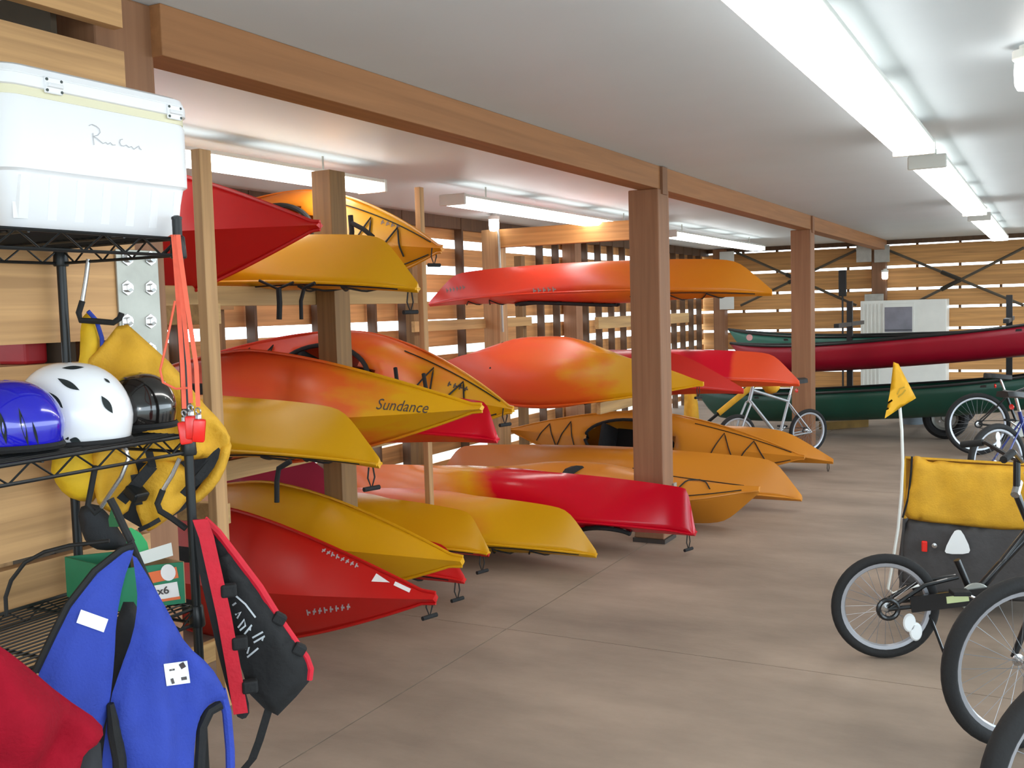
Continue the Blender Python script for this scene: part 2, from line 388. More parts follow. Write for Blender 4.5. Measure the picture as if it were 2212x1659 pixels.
# ================================================================== LIGHTS
GLOW = mat('lit_diffuser', (255, 255, 250), .4, emit=LAMP); UPG = mat('lit_slot', (255, 240, 210), .4, emit=LAMP*.3)
def light_run(x, y0, y1, label, z=2.5):
    r_ = root('fluorescent_light', label, 'light', (x, (y0+y1)/2, z), 'hanging fluorescent light runs')
    n = 3; L = (y1-y0)/n; w = .205
    for k in range(n):
        a, b = y0+k*L+.006, y0+(k+1)*L-.006
        m_ = MB(); pr = [(-w/2, .055), (-w/2, .02), (-w*.36, 0), (w*.36, 0), (w/2, .02), (w/2, .055)]
        vs = [(x+px, yy, z+pz) for yy in (a, b) for px, pz in pr]; nn = len(pr)
        m_.add(vs, [(i, i+1, i+1+nn, i+nn) for i in range(nn-1)]+[tuple(range(nn)), tuple(range(nn, 2*nn))])
        m_.build('diffuser', GLOW, r_)
        MB().box((x, (a+b)/2, z+.082), (.055, b-a-.26, .006)).build('uplight_slot', UPG, r_)
    MB().box((x, (y0+y1)/2, z+.067), (w+.01, y1-y0, .022), bev=.004).build('housing', WHITEP, r_)
    for yy in (y0-.012, y1+.012):
        MB().box((x, yy, z+.04), (w+.02, .03, .085), bev=.008).build('end_cap', WHITEP, r_)
    for yy in (y0+.5, y1-.5):
        MB().tube([(x, yy, z+.075), (x, yy, ZC)], .006, 6).build('hanger_rod', STEEL, r_)
for nm, (a, b) in zip(('over the bicycles', 'above the yellow trailer and far bicycles', 'near the canoes on the far wall'), ((2.0, 6.15), (6.85, 11.1), (11.85, 16.4))):
    light_run(-.70, a, b, 'white fluorescent light run hung over the aisle '+nm)
for nm, (a, b) in zip(('above the red and yellow kayaks by the cooler', 'behind the jar lamp and cross beam', 'between the two far timber posts'), ((1.8, 5.6), (6.65, 10.6), (11.5, 15.6))):
    light_run(-4.0, a, b, 'white fluorescent light run over kayak bay '+nm)
def jar(c, label, up=True):
    r_ = root('jar_lamp', label, 'lamp', tuple(c))
    c = Vector(c)
    MB().lathe([(0, -.075), (.04, -.07), (.05, -.05), (.053, 0), (.05, .045)], c, (0, 0, 1), 20).build('glass_jar', mat('lit_jar', (255, 252, 240), .3, emit=9), r_, True)
    MB().lathe([(.056, .045), (.06, .05), (.06, .08), (.035, .085), (.035, .1)], c, (0, 0, 1), 20).build('lamp_base', WHITEP, r_, True)
    return r_
c = at(1067, 484, y=YX-.14); jl = jar(c, 'lit glass jar lamp on pine post in kayak bay')
MB().tube([c+Vector((0, 0, .09)), c+Vector((0, .05, .1)), c+Vector((.02, .06, -.12)), c+Vector((.03, .07, -1.1))], .012, 8).build('conduit', STEEL, jl)
c = at(2222, 165, z=2.56); jl = jar((c.x, c.y, ZC-.1), 'lit glass jar lamp fixed to the ceiling over bicycles')
# ================================================================== KAYAK RACKS
def rack(label, x, posts, rails, y0, y1, xback):
    r_ = root('kayak_rack', label, 'rack', (x, (y0+y1)/2, 0))
    for (yy, wx, wy, top, m_) in posts:
        MB().box((x, yy, top/2), (wx, wy, top), bev=.004).build('rack_post', m_, r_)
    for yy in (y0+.1, y1-.1):
        MB().box((xback, yy, 1.15), (.089, .089, 2.3)).build('rack_post', TREAT, r_)
    for z in rails:
        for xx in (x-.09, xback+.07):
            MB().box((xx, (y0+y1)/2, z-.05), (.038, y1-y0, .1), bev=.003).build('rail', TREAT_Y, r_)
    return r_
XRK = -3.6
PA = at(452, 700, y=3.26); yB_, yC = at(722, 700, x=XRK).y, at(915, 700, x=XRK).y
rk1 = rack('timber rack of posts and rails under kayaks beside the cooler', XRK,
     [(yB_, .13, .14, at(715, 372, x=XRK).z, TREAT), (yC, .04, .05, at(906, 405, x=XRK).z, LUMB)],
     (1.86, .98, .10), 3.0, yC+.05, -5.35)
MB().box((PA.x, PA.y, at(447, 322, y=3.26).z/2), (.05, .07, at(447, 322, y=3.26).z), bev=.004).build('rack_post', LUMB, rk1)
for z in (1.76, .88):
    MB().box(((PA.x-5.3)/2, PA.y+.055, z-.04), (PA.x+5.3, .038, .09), bev=.003).build('rack_arm', TREAT_Y, rk1)
rk2 = rack('timber rack of rails behind the thick brown post', -3.3, [(8.95, .12, .12, 1.75, TREAT)], (1.62, .90, .10), 7.9, 10.3, -5.3)
# ================================================================== KAYAKS
def kay_shape(L, B, D, dk, stem, tipw, pe):
    def half(s): return max(B/2*(1-abs(s)**pe), tipw*(1-.25*abs(s)**30))
    def sheer(s): return .07*abs(s)**2.5
    def keel(s):
        x = (1-abs(s))*(L/2)/stem
        return sheer(s)-.03-D*x/(1+x**7)**(1/7)
    def deck(s): return sheer(s)+.02+dk*(1-abs(s)**1.7)**.9*(.72+.28*math.cos((s-.15)*2.2))
    return half, sheer, keel, deck
def kayak(name, label, tip, Y, L, B, D, roll, stops, pitch=0, yaw=0, dk=.12, stem=.45, tipw=.02, mottled=.35, cockpit=(-.12, .30, .21), lines=True, toggle=True, cat='kayak', rough=.36, seat=False, z=None, deckrgb=None, pe=1.75, vee=0):
    half, sheer, keel, deck = kay_shape(L, B, D, dk, stem, tipw, pe)
    P = at(*tip, y=Y) if z is None else at(*tip, z=z)
    Rm = (Matrix.Rotation(math.radians(yaw), 3, 'Z') @ Matrix.Rotation(-math.radians(pitch), 3, 'Y') @ Matrix.Rotation(math.radians(roll), 3, 'X'))
    loc = P - Rm @ Vector((L/2, 0, sheer(1)))
    r_ = root('kayak', label, cat, tuple(loc), 'kayaks stored on the racks', rot=Rm.to_euler())
    m_ = poly_mat(name+'_poly', stops, L, mottled, rough)
    md = poly_mat(name+'_deck', deckrgb, L, mottled, rough) if deckrgb else m_
    NS = 56; st = [math.sin((i/(NS-1)-.5)*math.pi) for i in range(NS)]
    K = 9
    def sec(s, lower):
        b, zs = half(s), sheer(s); pts = []; w = min(1, max(0, (abs(s)-.12)/.5)); w = max(vee, w*w*(3-2*w))
        for k in range(K):
            u = k/(K-1)
            if lower:
                zk = keel(s); yr, zr = b*math.sin(u*math.pi/2)**.75, zk+(zs-zk)*(1-math.cos(u*math.pi/2))**1.15
                yv, zv = b*u, zk+(zs-zk)*u**1.05
            else:
                zd = deck(s); yr, zr = b*math.cos(u*math.pi/2)**.8, zs+(zd-zs)*math.sin(u*math.pi/2)
                yv, zv = b*(1-u), zs+(zd-zs)*u**.9
            pts.append((yr*(1-w)+yv*w, zr*(1-w)+zv*w))
        return pts
    def shell(lower):
        v = []; f = []; n = 2*K-1
        for s in st:
            p = sec(s, lower)
            ring = ([(-y, z_) for y, z_ in p[::-1]]+p[1:]) if lower else (p+[(-y, z_) for y, z_ in p[::-1][1:]])
            v += [(s*L/2, y, z_) for y, z_ in ring]
        cx, ca, cb = cockpit if cockpit else (0, 0, 0)
        for i in range(NS-1):
            for k in range(n-1):
                q = (i*n+k, i*n+k+1, (i+1)*n+k+1, (i+1)*n+k)
                if not lower and cockpit:
                    cxx = sum(v[j][0] for j in q)/4; cy_ = sum(v[j][1] for j in q)/4
                    if ((cxx-cx*L/2)/(ca*L/2))**2+(cy_/cb)**2 < 1: continue
                f.append(q)
        for i in (0, NS-1): f.append(tuple(range(i*n, i*n+n)))
        return MB().add(v, f)
    hull = shell(True).build('hull', m_, r_, True); dko = shell(False).build('deck', md, r_, True)
    for o in (hull, dko):
        sd = o.modifiers.new('thick', 'SOLIDIFY'); sd.thickness = .006; sd.offset = -1
    def dz(x, y):
        s = max(-1, min(1, x/(L/2))); p = sec(s, False); ay = abs(y)
        for (y0, z0), (y1, z1) in zip(p, p[1:]):
            if y1 <= ay <= y0: return z0+(z1-z0)*((y0-ay)/(y0-y1) if y0 > y1 else 0)
        return p[0][1]
    for sg in (1, -1):
        MB().tube([(s*L/2, sg*(half(s)+.003), sheer(s)) for s in st[1:-1]], .008, 6).build('seam', m_, r_, True)
    if cockpit:
        cx, ca, cb = cockpit
        ring = [(cx*L/2+ca*L/2*math.cos(a), cb*math.sin(a)) for a in [2*math.pi*i/36 for i in range(36)]]
        MB().tube([(x, y, dz(x, y)+.015) for x, y in ring], .016, 8, True).build('cockpit_rim', NYLON, r_, True)
        has_seat = ca > .2
        sx = cx*L/2-ca*L/2*.35
        kz = keel(0)
        if has_seat: MB().box((sx+.1, 0, kz+.07), (.36, .34, .05), bev=.02).build('seat', NYLON, r_, True)
        if has_seat: MB().box((sx-.1, 0, kz+.22), (.05, .32, .28), Matrix.Rotation(-.2, 3, 'Y'), bev=.02).build('seat_back', NYLON, r_, True)
    if lines:
        for x0, x1 in ((.40, .78), (-.78, -.48)):
            pts = []
            n = 5
            for k in range(n):
                x = (x0+(x1-x0)*k/(n-1))*L/2; b = half(x/(L/2))*.72*(1 if k % 2 else -1); pts.append((x, b))
            path = []
            for (xa, ya), (xb_, yb2) in zip(pts, pts[1:]):
                for q in range(8):
                    u = q/8; x = xa+(xb_-xa)*u; y = ya+(yb2-ya)*u; path.append((x, y, dz(x, y)+.009))
            MB().tube(path, .0055, 6).build('deck_bungee', CORD, r_, True)
        for sg in (1, -1):
            path = []
            for q in range(15):
                x = (.30+.62*q/14)*L/2; y = sg*half(x/(L/2))*.82; path.append((x, y, dz(x, y)+.007))
            MB().tube(path, .004, 5).build('deck_line', CORD, r_, True)
    if toggle:
        Ri = Rm.transposed(); dn = Ri @ Vector((0, 0, -1)); t0 = Vector((L/2-.05, 0, sheer(1)+.015))
        side = Ri @ Vector((.3, 1, 0)).normalized()
        lz = .10
        MB().tube([t0-side*.012, t0+dn*lz*.5-side*.02, t0+dn*lz, t0+dn*lz*.5+side*.02, t0+side*.012], .004, 6).build('grab_loop', CORD, r_, True)
        MB().tube([t0+dn*lz-side*.045, t0+dn*lz+side*.045], .011, 10).build('grab_handle', NYLON, r_, True)
    return r_, [hull, dko]
Yl, Or, Rd, Cr, Oc = (214, 156, 14), (218, 96, 30), (188, 14, 16), (198, 4, 34), (204, 130, 36)
OrR = (214, 70, 34)
K = {}
# ---- first bay, upper tier
K['a'] = kayak('kayak_red', 'red kayak on its edge on the top rail beside the cooler', (692, 487), 3.72, 2.55, .76, .20, -90, [(0, Rd), (1, (196, 16, 18))], mottled=.1, dk=.1, toggle=False, stem=.8, pe=1.45, vee=.85)
K['b'] = kayak('kayak_yellow', 'yellow upside-down kayak beside the red one on top rail', (903, 624), 4.3, 2.5, .62, .22, 180, [(0, Or), (.3, Yl), (1, Yl)], mottled=.3, stem=.2, dk=.03)
K['c'] = kayak('kayak_amber', 'amber kayak on edge showing its deck lines, highest in the rack', (955, 538), 5.1, 2.2, .68, .22, 78, [(0, Or), (.6, (206, 122, 22)), (.75, Yl), (1, (206, 130, 20))], pitch=-6, mottled=.35, dk=.10)
# ---- first bay, middle tier
K['d'] = kayak('kayak_script', 'yellow and orange kayak with dark script lettering near its nose', (1042, 881), 4.35, 2.85, .64, .22, -84, [(0, Or), (.45, OrR), (.72, Or), (.84, Yl), (1, Yl)], pitch=.6, mottled=.45, toggle=False, dk=.1, stem=.7, pe=1.5, vee=.6)
K['e'] = kayak('kayak_yellow', 'yellow upside-down kayak in front of the lettered kayak', (820, 1003), 3.82, 2.35, .52, .20, 180, [(0, Yl), (1, Yl)], mottled=.1, stem=.2, dk=.05)
K['f'] = kayak('kayak_crimson', 'crimson upside-down kayak end under the lettered kayak', (1074, 950), 4.85, 2.7, .6, .17, 180, [(0, Cr), (1, Cr)], mottled=.05, stem=.06, toggle=False, lines=False, rough=.25, tipw=.03)
K['g'] = kayak('kayak_flame', 'orange and yellow kayak on edge with cockpit and deck lines', (1108, 886), 5.35, 2.5, .74, .22, 66, [(0, Rd), (.3, OrR), (.62, Or), (.85, Yl), (1, Yl)], pitch=-7.5, mottled=.6, dk=.12)
# ---- first bay, floor tier
K['h'] = kayak('kayak_red', 'red kayak with white decals lying lowest on the floor', (942, 1292), 4.05, 2.6, .72, .2, -92, [(0, Rd), (.4, (190, 40, 24)), (1, Rd)], mottled=.2, dk=.1, tipw=.03, stem=.8, pe=1.45, vee=.85)
K['i'] = kayak('kayak_yellow', 'yellow kayak on edge leaning behind the red decaled kayak', (1000, 1213), 4.55, 2.7, .68, .2, -104, [(0, OrR), (.25, (206, 122, 22)), (.6, Yl), (1, Yl)], mottled=.3, tipw=.03, toggle=False, stem=.7, pe=1.6, vee=.7)
K['j'] = kayak('kayak_scarlet', 'scarlet kayak end peeking out under the yellow kayak', (1003, 1254), 4.88, 2.3, .42, .15, 180, [(0, Rd), (1, (206, 30, 30))], mottled=.05, stem=.12)
K['k'] = kayak('kayak_yellow', 'yellow upside-down kayak with a red deck on the floor', (1056, 1196), 5.3, 2.3, .56, .2, 180, [(0, Rd), (.45, OrR), (.62, Yl), (1, Yl)], mottled=.3, stem=.12, deckrgb=[(0, Rd), (1, Rd)])
K['l'] = kayak('kayak_yellow', 'yellow and orange upside-down kayak in front of the crimson one', (1288, 1199), 6.0, 2.75, .58, .24, 180, [(0, OrR), (.5, (226, 110, 60)), (.72, Yl), (1, Yl)], mottled=.25, stem=.2, toggle=False)
K['m'] = kayak('kayak_crimson', 'crimson and yellow upside-down kayak before the thick brown post', (1502, 1152), 6.58, 3.2, .54, .27, 180, [(0, (226, 110, 60)), (.36, (226, 130, 50)), (.48, Yl), (.55, Cr), (1, Cr)], mottled=.12, stem=.05, tipw=.05, rough=.22, lines=False, cockpit=(.58, .12, .12))
K['n'] = kayak('kayak_crimson_highlit', 'pink kayak hull glimpsed behind the yellow leaning kayak', (760, 1075), 5.0, 1.75, .6, .22, 180, [(0, (190, 60, 80)), (1, (190, 60, 80))], mottled=.05, toggle=False, lines=False, rough=.25)  # crimson hull; its highlight is painted in as an even pink
# ---- second bay, upper tier
K['o'] = kayak('kayak_sunset', 'long red to orange upside-down kayak on the highest far rail', (1668, 634), 8.6, 3.4, .60, .24, 180, [(0, (206, 40, 36)), (.25, (216, 60, 34)), (.5, (196, 60, 40)), (.68, (206, 110, 30)), (1, (206, 130, 20))], mottled=.2, stem=.3, dk=.1, toggle=False)
# ---- second bay, middle tier
K['p'] = kayak('kayak_coral', 'big coral and yellow upside-down kayak on the far middle rail', (1520, 830), 8.1, 2.85, .68, .30, -138, [(0, (216, 70, 44)), (.45, (222, 84, 44)), (.62, Or), (.74, Yl), (1, Yl)], mottled=.35, stem=.75, dk=.14)
K['q'] = kayak('kayak_brick', 'brick red upside-down kayak between coral and crimson kayaks', (1606, 846), 8.9, 2.95, .60, .28, 180, [(0, Cr), (.5, Cr), (.7, (190, 44, 36)), (1, (196, 48, 40))], mottled=.1, stem=.6, toggle=False, lines=False)
K['r'] = kayak('kayak_crimson', 'crimson kayak with a bright orange end above the bicycle', (1727, 830), 9.8, 3.0, .60, .24, 180, [(0, Cr), (.785, Cr), (.8, (224, 78, 40)), (1, (224, 78, 40))], mottled=.02, stem=.25, toggle=False, lines=False)
# ---- second bay, floor tier
K['s'] = kayak('kayak_ochre', 'ochre kayak on edge showing its deck cords and cockpit', (1738, 988), 9.5, 3.1, .66, .22, 70, [(0, Oc), (1, Oc)], pitch=-3, mottled=.1, dk=.1, toggle=False)
K['t'] = kayak('kayak_ochre', 'ochre kayak with pointed nose resting farthest from the thick post', (1800, 998), 10.4, 3.2, .60, .24, 165, [(0, Oc), (1, Oc)], mottled=.1, tipw=.02, lines=False, stem=.5)
K['u'] = kayak('kayak_ochre', 'long ochre upside-down kayak with squared end on the floor', (1732, 1078), 8.3, 3.45, .66, .26, 178, [(0, (206, 110, 50)), (.4, Oc), (1, Oc)], mottled=.15, stem=.22, tipw=.04, toggle=False, lines=False)
K['v'] = kayak('kayak_ochre', 'ochre kayak with black fabric seat lying next to crimson kayak', (1640, 1056), 7.45, 3.1, .64, .26, 18, [(0, Oc), (1, Oc)], mottled=.1, stem=.3, tipw=.04, toggle=False, cockpit=None)

# sit-on-top seat back of the ochre kayak
def seat_back(kr, px, py, Y, w, h):
    kr, objs = kr
    c = at(px, py, y=Y); M = kr.matrix_world
    m_ = MB(); n = 7; prof = [(-w/2, 0), (-w*.42, h*.55), (-w*.2, h*.93), (0, h), (w*.2, h*.93), (w*.42, h*.55), (w/2, 0)]
    bpy.context.view_layer.update(); Mi = kr.matrix_world.inverted()
    pts = [Mi @ Vector((c.x+a*.35, c.y+a, c.z+b)) for a, b in prof]
    m_.prism(pts, (Mi.to_3x3() @ Vector((.05, -.01, .01))))
    return m_.build('seat_back', NYLON, kr)
seat_back(K['v'], 1235, 1052, 7.42, .34, .17)
# webbing and lines that dangle from the racked boats
def dangle(kr, pts, r, name='hanging_strap'):
    bpy.context.view_layer.update(); Mi = kr[0].matrix_world.inverted()
    return MB().tube([Mi @ at(a, b, y=y_) for a, b, y_ in pts], r, 8).build(name, NYLON, kr[0], True)
dangle(K['b'], [(560, 606, 4.0), (600, 624, 4.02), (634, 610, 4.04)], .007); dangle(K['b'], [(602, 622, 4.02), (604, 655, 4.02), (603, 690, 4.02)], .014)
dangle(K['b'], [(680, 612, 4.1), (657, 622, 4.1), (650, 650, 4.1), (651, 690, 4.1)], .01)
dangle(K['e'], [(628, 996, 3.62), (602, 1012, 3.6), (598, 1040, 3.6), (598, 1085, 3.6)], .013)
dangle(K['c'], [(757, 465, 4.95), (760, 500, 4.95), (758, 535, 4.95)], .016, 'hatch_strap'); dangle(K['c'], [(760, 482, 4.92), (785, 495, 4.92), (806, 512, 4.92)], .014, 'hatch_strap')
for a, b, c, d in ((854, 795, 860, 845), (915, 808, 922, 852)): dangle(K['g'], [(a, b, 5.12), (c, d, 5.06)], .013, 'hatch_strap')
# lettering and print on the hulls
INK = mat('decal_ink', (70, 62, 60), .5); SILV = mat('decal_silver', (176, 160, 160), .5); WHT = mat('decal_white', (232, 226, 222), .5); GREYD = mat('decal_grey', (122, 100, 96), .5)
text_decal(*K['d'], 'Sundance', (812, 884), (925, 893), 24, INK, shear=.35)
def smudge(kr, p0, p1, h, m_, n=7, seed=1):
    """worn, unreadable maker's lettering: short upright strokes in a row"""
    rnd = random.Random(seed); uv = []; fc = []
    for k in range(n):
        u0 = k/n; w = .62/n; q = len(uv); s0 = rnd.uniform(-.02, .05)
        for a, b in ((u0, 0), (u0+w*.4, 0), (u0+w*.4+s0, 1), (u0+s0, 1), (u0, .4), (u0+w, .3), (u0+w, .62), (u0, .7)): uv.append((a, b))
        fc += [(q, q+1, q+2, q+3), (q+4, q+5, q+6, q+7)]
    return decal(*kr, uv, fc, p0, p1, h, m_, 'worn_lettering')
smudge(K['h'], (664, 1330), (762, 1316), 13, SILV, 8, 1)
smudge(K['h'], (694, 1192), (776, 1230), 10, SILV, 8, 2)
decal(*K['h'], [(0, 0), (1, 0), (.25, 1)], [(0, 1, 2)], (802, 1256), (842, 1258), 18, WHT, 'arrow_mark')
uv, fc = rect_uv(); decal(*K['h'], uv, fc, (850, 1264), (884, 1280), 9, WHT, 'stripe_mark')
smudge(K['o'], (965, 632), (1008, 624), 9, GREYD, 6, 3)
smudge(K['o'], (1152, 634), (1205, 630), 11, GREYD, 5, 4)
smudge(K['g'], (966, 834), (1014, 848), 11, INK, 4, 5)
smudge(K['c'], (822, 484), (866, 496), 10, GREYD, 4, 6)
smudge(K['s'], (1540, 904), (1628, 932), 8, SILV, 8, 7)
# ================================================================== WIRE SHELVING AND WHAT HANGS ON IT
pf = at(383, 500, t=2.6); XF, YS = pf.x, pf.y; XBK = XF-.445; YN = YS-1.15
ZS = [at(383, 516, x=XF).z, at(404, 942, x=XF).z, at(421, 1314, x=XF).z, .32]
sh = root('wire_shelf', 'black wire shelving unit holding the cooler and helmets', 'shelf', ((XF+XBK)/2, (YS+YN)/2, 0))
ztop = at(381, 474, x=XF).z
for x in (XF, XBK):
    for yy in (YS, YN):
        po = MB().tube([(x, yy, .02), (x, yy, ztop)], .0125, 12).build('pole', BLACKM, sh, True)
        MB().lathe([(.02, 0), (.02, .012), (.012, .02)], (x, yy, 0), (0, 0, 1), 12).build('foot', BLACKM, po)
        MB().lathe([(.0135, 0), (.0135, .006), (.006, .01), (0, .01)], (x, yy, ztop), (0, 0, 1), 12).build('pole_cap', BLACKM, po)
for z in ZS:
    fr = MB()
    cs = [(XF, YS), (XBK, YS), (XBK, YN), (XF, YN)]
    for (x0, y0), (x1, y1) in zip(cs, cs[1:]+cs[:1]):
        a, b = Vector((x0, y0, z)), Vector((x1, y1, z)); d = Vector((0, 0, -.042))
        fr.tube([a, b], .0045, 6); fr.tube([a+d, b+d], .0045, 6)
        n = max(4, int((b-a).length/.055)); zz = []
        for k in range(n+1): zz.append(a.lerp(b, k/n)+(d if k % 2 else Vector()))
        fr.tube(zz, .003, 5)
    sf = fr.build('shelf_frame', BLACKM, sh, True)
    dk = MB(); x = XBK+.02
    while x < XF-.01:
        dk.tube([(x, YN, z+.003), (x, YS, z+.003)], .0026, 5); x += .0235
    for yy in [YN+.2+i*.26 for i in range(4)]: dk.tube([(XBK, yy, z-.003), (XF, yy, z-.003)], .0045, 6)
    dk.build('wire_deck', BLACKM, sf, True)
    for x, yy in cs:
        MB().lathe([(.019, -.05), (.021, -.045), (.0175, .004), (.014, .008)], (x, yy, z), (0, 0, 1), 12).build('collar', BLACKM, sf, True)
# ---- cooler
def rrect(cx, cy, lx, ly, r, n=6):
    pts = []
    for sx, sy, a0 in ((1, 1, 0), (-1, 1, 90), (-1, -1, 180), (1, -1, 270)):
        for k in range(n+1):
            a = math.radians(a0+90*k/n); pts.append((cx+sx*(lx/2-r)+r*math.cos(a), cy+sy*(ly/2-r)+r*math.sin(a)))
    return pts
def loft(levels, cap=True):
    """levels: (z, inset, radius)"""
    v = []; f = []; n = None
    for ring, z in levels:
        n = len(ring); v += [(x, y, z) for x, y in ring]
    for i in range(len(levels)-1):
        f += [(i*n+k, i*n+(k+1) % n, (i+1)*n+(k+1) % n, (i+1)*n+k) for k in range(n)]
    if cap: f += [tuple(range(n)), tuple(range((len(levels)-1)*n, len(levels)*n))]
    return MB().add(v, f)
XCF = XF-.018
cy1 = at(417, 300, x=XCF).y; cy0 = at(6, 300, x=XCF).y; cz0 = ZS[0]+.008; cz1 = at(412, 214, x=XCF).z
CL = cy1-cy0; CD = .37; ccx, ccy = XCF-CD/2, (cy0+cy1)/2; chh = cz1-cz0
WPL = mat('white_plastic', (238, 238, 240), .38, 0, .015, 3); CRM = mat('cream_plastic', (226, 220, 188), .5, 0, .02)
co = root('cooler', 'white plastic cooler with cream band and pencil scribble on wire shelf', 'cooler', (ccx, ccy, cz0))
def R(ins, r=.05): return rrect(ccx, ccy, CD-2*ins, CL-2*ins, r)
zb = cz0+chh*.34
body = loft([(R(.034, .04), cz0), (R(.026, .045), cz0+.012), (R(.008, .05), zb-.004), (R(.007, .05), zb), (R(.0, .05), zb+.006), (R(0, .05), cz0+chh*.77), (R(.004, .05), cz0+chh*.80)]).build('body', WPL, co, True)
loft([(R(.002), cz0+chh*.80), (R(.002), cz0+chh*.853)]).build('gasket_band', CRM, co, True)
lid = loft([(R(.0), cz0+chh*.853), (R(-.003), cz0+chh*.86), (R(-.003), cz0+chh*.925), (R(.0), cz0+chh*.93), (R(-.001), cz0+chh*.935), (R(.004, .05), cz0+chh*.975), (R(.018, .05), cz0+chh*.995), (R(.05, .06), cz1)]).build('lid', WPL, co, True)
for k in range(7):
    yy = cy0+CL*(.1+.8*k/6)
    MB().add([(XCF-.010+a, yy+b, z) for z, a in ((cz0+.02, -.014), (zb-.008, .004)) for b in (-.012, .012)]+[(XCF-.03, yy+b, z) for z in (cz0+.02, zb-.008) for b in (-.02, .02)],
             [(0, 1, 3, 2), (0, 2, 6, 4), (1, 5, 7, 3), (2, 3, 7, 6), (0, 4, 5, 1), (4, 6, 7, 5)]).build('rib', WPL, body)
for px, py in ((115, 186), (376, 243)):
    c = at(px, py, x=XCF+.004); hg = MB().box(c, (.008, .046, .036), bev=.003).build('hinge', WPL, co)
    MB().tube([c+Vector((.006, -.02, 0)), c+Vector((.006, .02, 0))], .005, 8).build('hinge_pin', WPL, hg, True)
    for a in (-.019, .019):
        for b in (-.012, .012): MB().lathe([(.0035, 0), (.0035, .002), (0, .002)], c+Vector((.003, a, b)), (1, 0, 0), 8).build('screw', mat('dull_screw', (70, 78, 76), .5, .6), hg)
PENC = mat('pencil', (178, 178, 182), .7, 0, .05)
def strokes(parent, objs, paths, w, m_, name='scribble'):
    uv = []; fc = []
    for p in paths:
        p = [Vector((a, b)) for a, b in p]; n0 = len(uv)
        for i, q in enumerate(p):
            t_ = (p[min(i+1, len(p)-1)]-p[max(0, i-1)]).normalized(); nn = Vector((-t_.y, t_.x))*w/2
            uv += [tuple(q+nn), tuple(q-nn)]
        fc += [(n0+2*i, n0+2*i+1, n0+2*i+3, n0+2*i+2) for i in range(len(p)-1)]
    # uv given directly in pixels
    return decal(parent, objs, [(a, -b) for a, b in uv], fc, (0, 0), (1, 0), 1, m_, name)
def z6(pts): return [(150+a/9.617, 230+b/9.617) for a, b in pts]
strokes(co, [body], [z6([(400, 400), (470, 370), (560, 410), (625, 470), (640, 540), (590, 600), (510, 615)]), z6([(490, 550), (500, 680), (512, 800)]),
    z6([(500, 620), (570, 660), (640, 720), (700, 770), (760, 745), (800, 790), (850, 750), (900, 800), (960, 800)]),
    z6([(1110, 680), (1060, 690), (1045, 750), (1075, 810), (1130, 825), (1180, 800), (1240, 850), (1290, 830), (1340, 890), (1400, 850), (1440, 820), (1470, 880), (1500, 900)])], 1.6, PENC)
# ---- helmets
def helmet(name, label, px, py, z, rx, ry, h, yaw, m_, vents, trim, tilt=0, dx=0, t=None):
    c = at(px, py, x=XF-.17)
    r_ = root(name, label, 'helmet', (c.x, c.y, z), 'bicycle helmets on the wire shelf', rot=Euler((math.radians(tilt), 0, math.radians(yaw))))
    v = []; f = []; N = 32; M_ = 14
    for j in range(M_+1):
        th = math.pi*.5*j/M_*1.22
        for i in range(N):
            a = 2*math.pi*i/N
            k = 1+.07*math.cos(a)*(1 if math.cos(a) > 0 else .4)
            rr = math.sin(th)**.86 if th < math.pi/2 else 1-(th-math.pi/2)*.22
            low = -.0 if math.cos(a) > 0 else .018*math.cos(a)**2
            v.append((rx*rr*math.cos(a)*k, ry*rr*math.sin(a), .052+low*(j/M_)+(h-.052)*math.cos(th) if th < math.pi/2 else .052+(h-.052)*math.cos(th)*1.15))
    f = [(j*N+i, j*N+(i+1) % N, (j+1)*N+(i+1) % N, (j+1)*N+i) for j in range(M_) for i in range(N)]
    shell_ = MB().add(v, f).build('shell', m_, r_, True); sd = shell_.modifiers.new('thick', 'SOLIDIFY'); sd.thickness = .02; sd.offset = -1
    ring = v[M_*N:]
    MB().tube([Vector(p)*1.0+Vector((0, 0, .004)) for p in ring], .009, 6, True).build('rim', trim, r_, True)
    for sg in (-1, 1):
        MB().tube([(rx*.2, sg*ry*.93, .02), (rx*.25, sg*ry*.7, -.012+.016), (rx*.35, sg*ry*.25, .006)], .005, 6).build('chin_strap', NYLON, r_, True)
    bpy.context.view_layer.update()
    for (a, b, w, hh) in vents:      # (px,py) ends of each slot, width in pixels
        L = math.hypot(b[0]-a[0], b[1]-a[1]); uv = [(0, 0)]; n = 8
        top = [(k/n, math.sin(math.pi*k/n)*.5) for k in range(1, n)]; bot = [(k/n, -math.sin(math.pi*k/n)*.5) for k in range(n-1, 0, -1)]
        uv = [(0, 0)]+bot[::-1]+[(1, 0)]+top[::-1]
        decal(r_, [shell_], uv, [tuple(range(len(uv)))], a, b, w, mat('vent_dark', (26, 34, 34), .8), 'vent', off=.0025)
    return r_, shell_
zs2 = ZS[1]+.008
HW = mat('helmet_white', (236, 236, 238), .22, 0, .01, coat=.5); HB = mat('helmet_blue', (20, 18, 176), .16, 0, .1, coat=1); HK = mat('helmet_black', (20, 17, 16), .15, 0, .1, coat=1)
helmet('bicycle_helmet', 'white bicycle helmet with dark slot vents on wire shelf', 158, 936, zs2, .138, .108, .195, 28, HW,
       [((133, 795), (182, 793), 8, 0), ((124, 817), (172, 843), 14, 0), ((105, 847), (136, 882), 14, 0), ((219, 855), (244, 893), 15, 0), ((125, 773), (152, 773), 4, 0), ((225, 817), (238, 827), 5, 0), ((150, 950), (175, 955), 16, 0)], RUBBER)
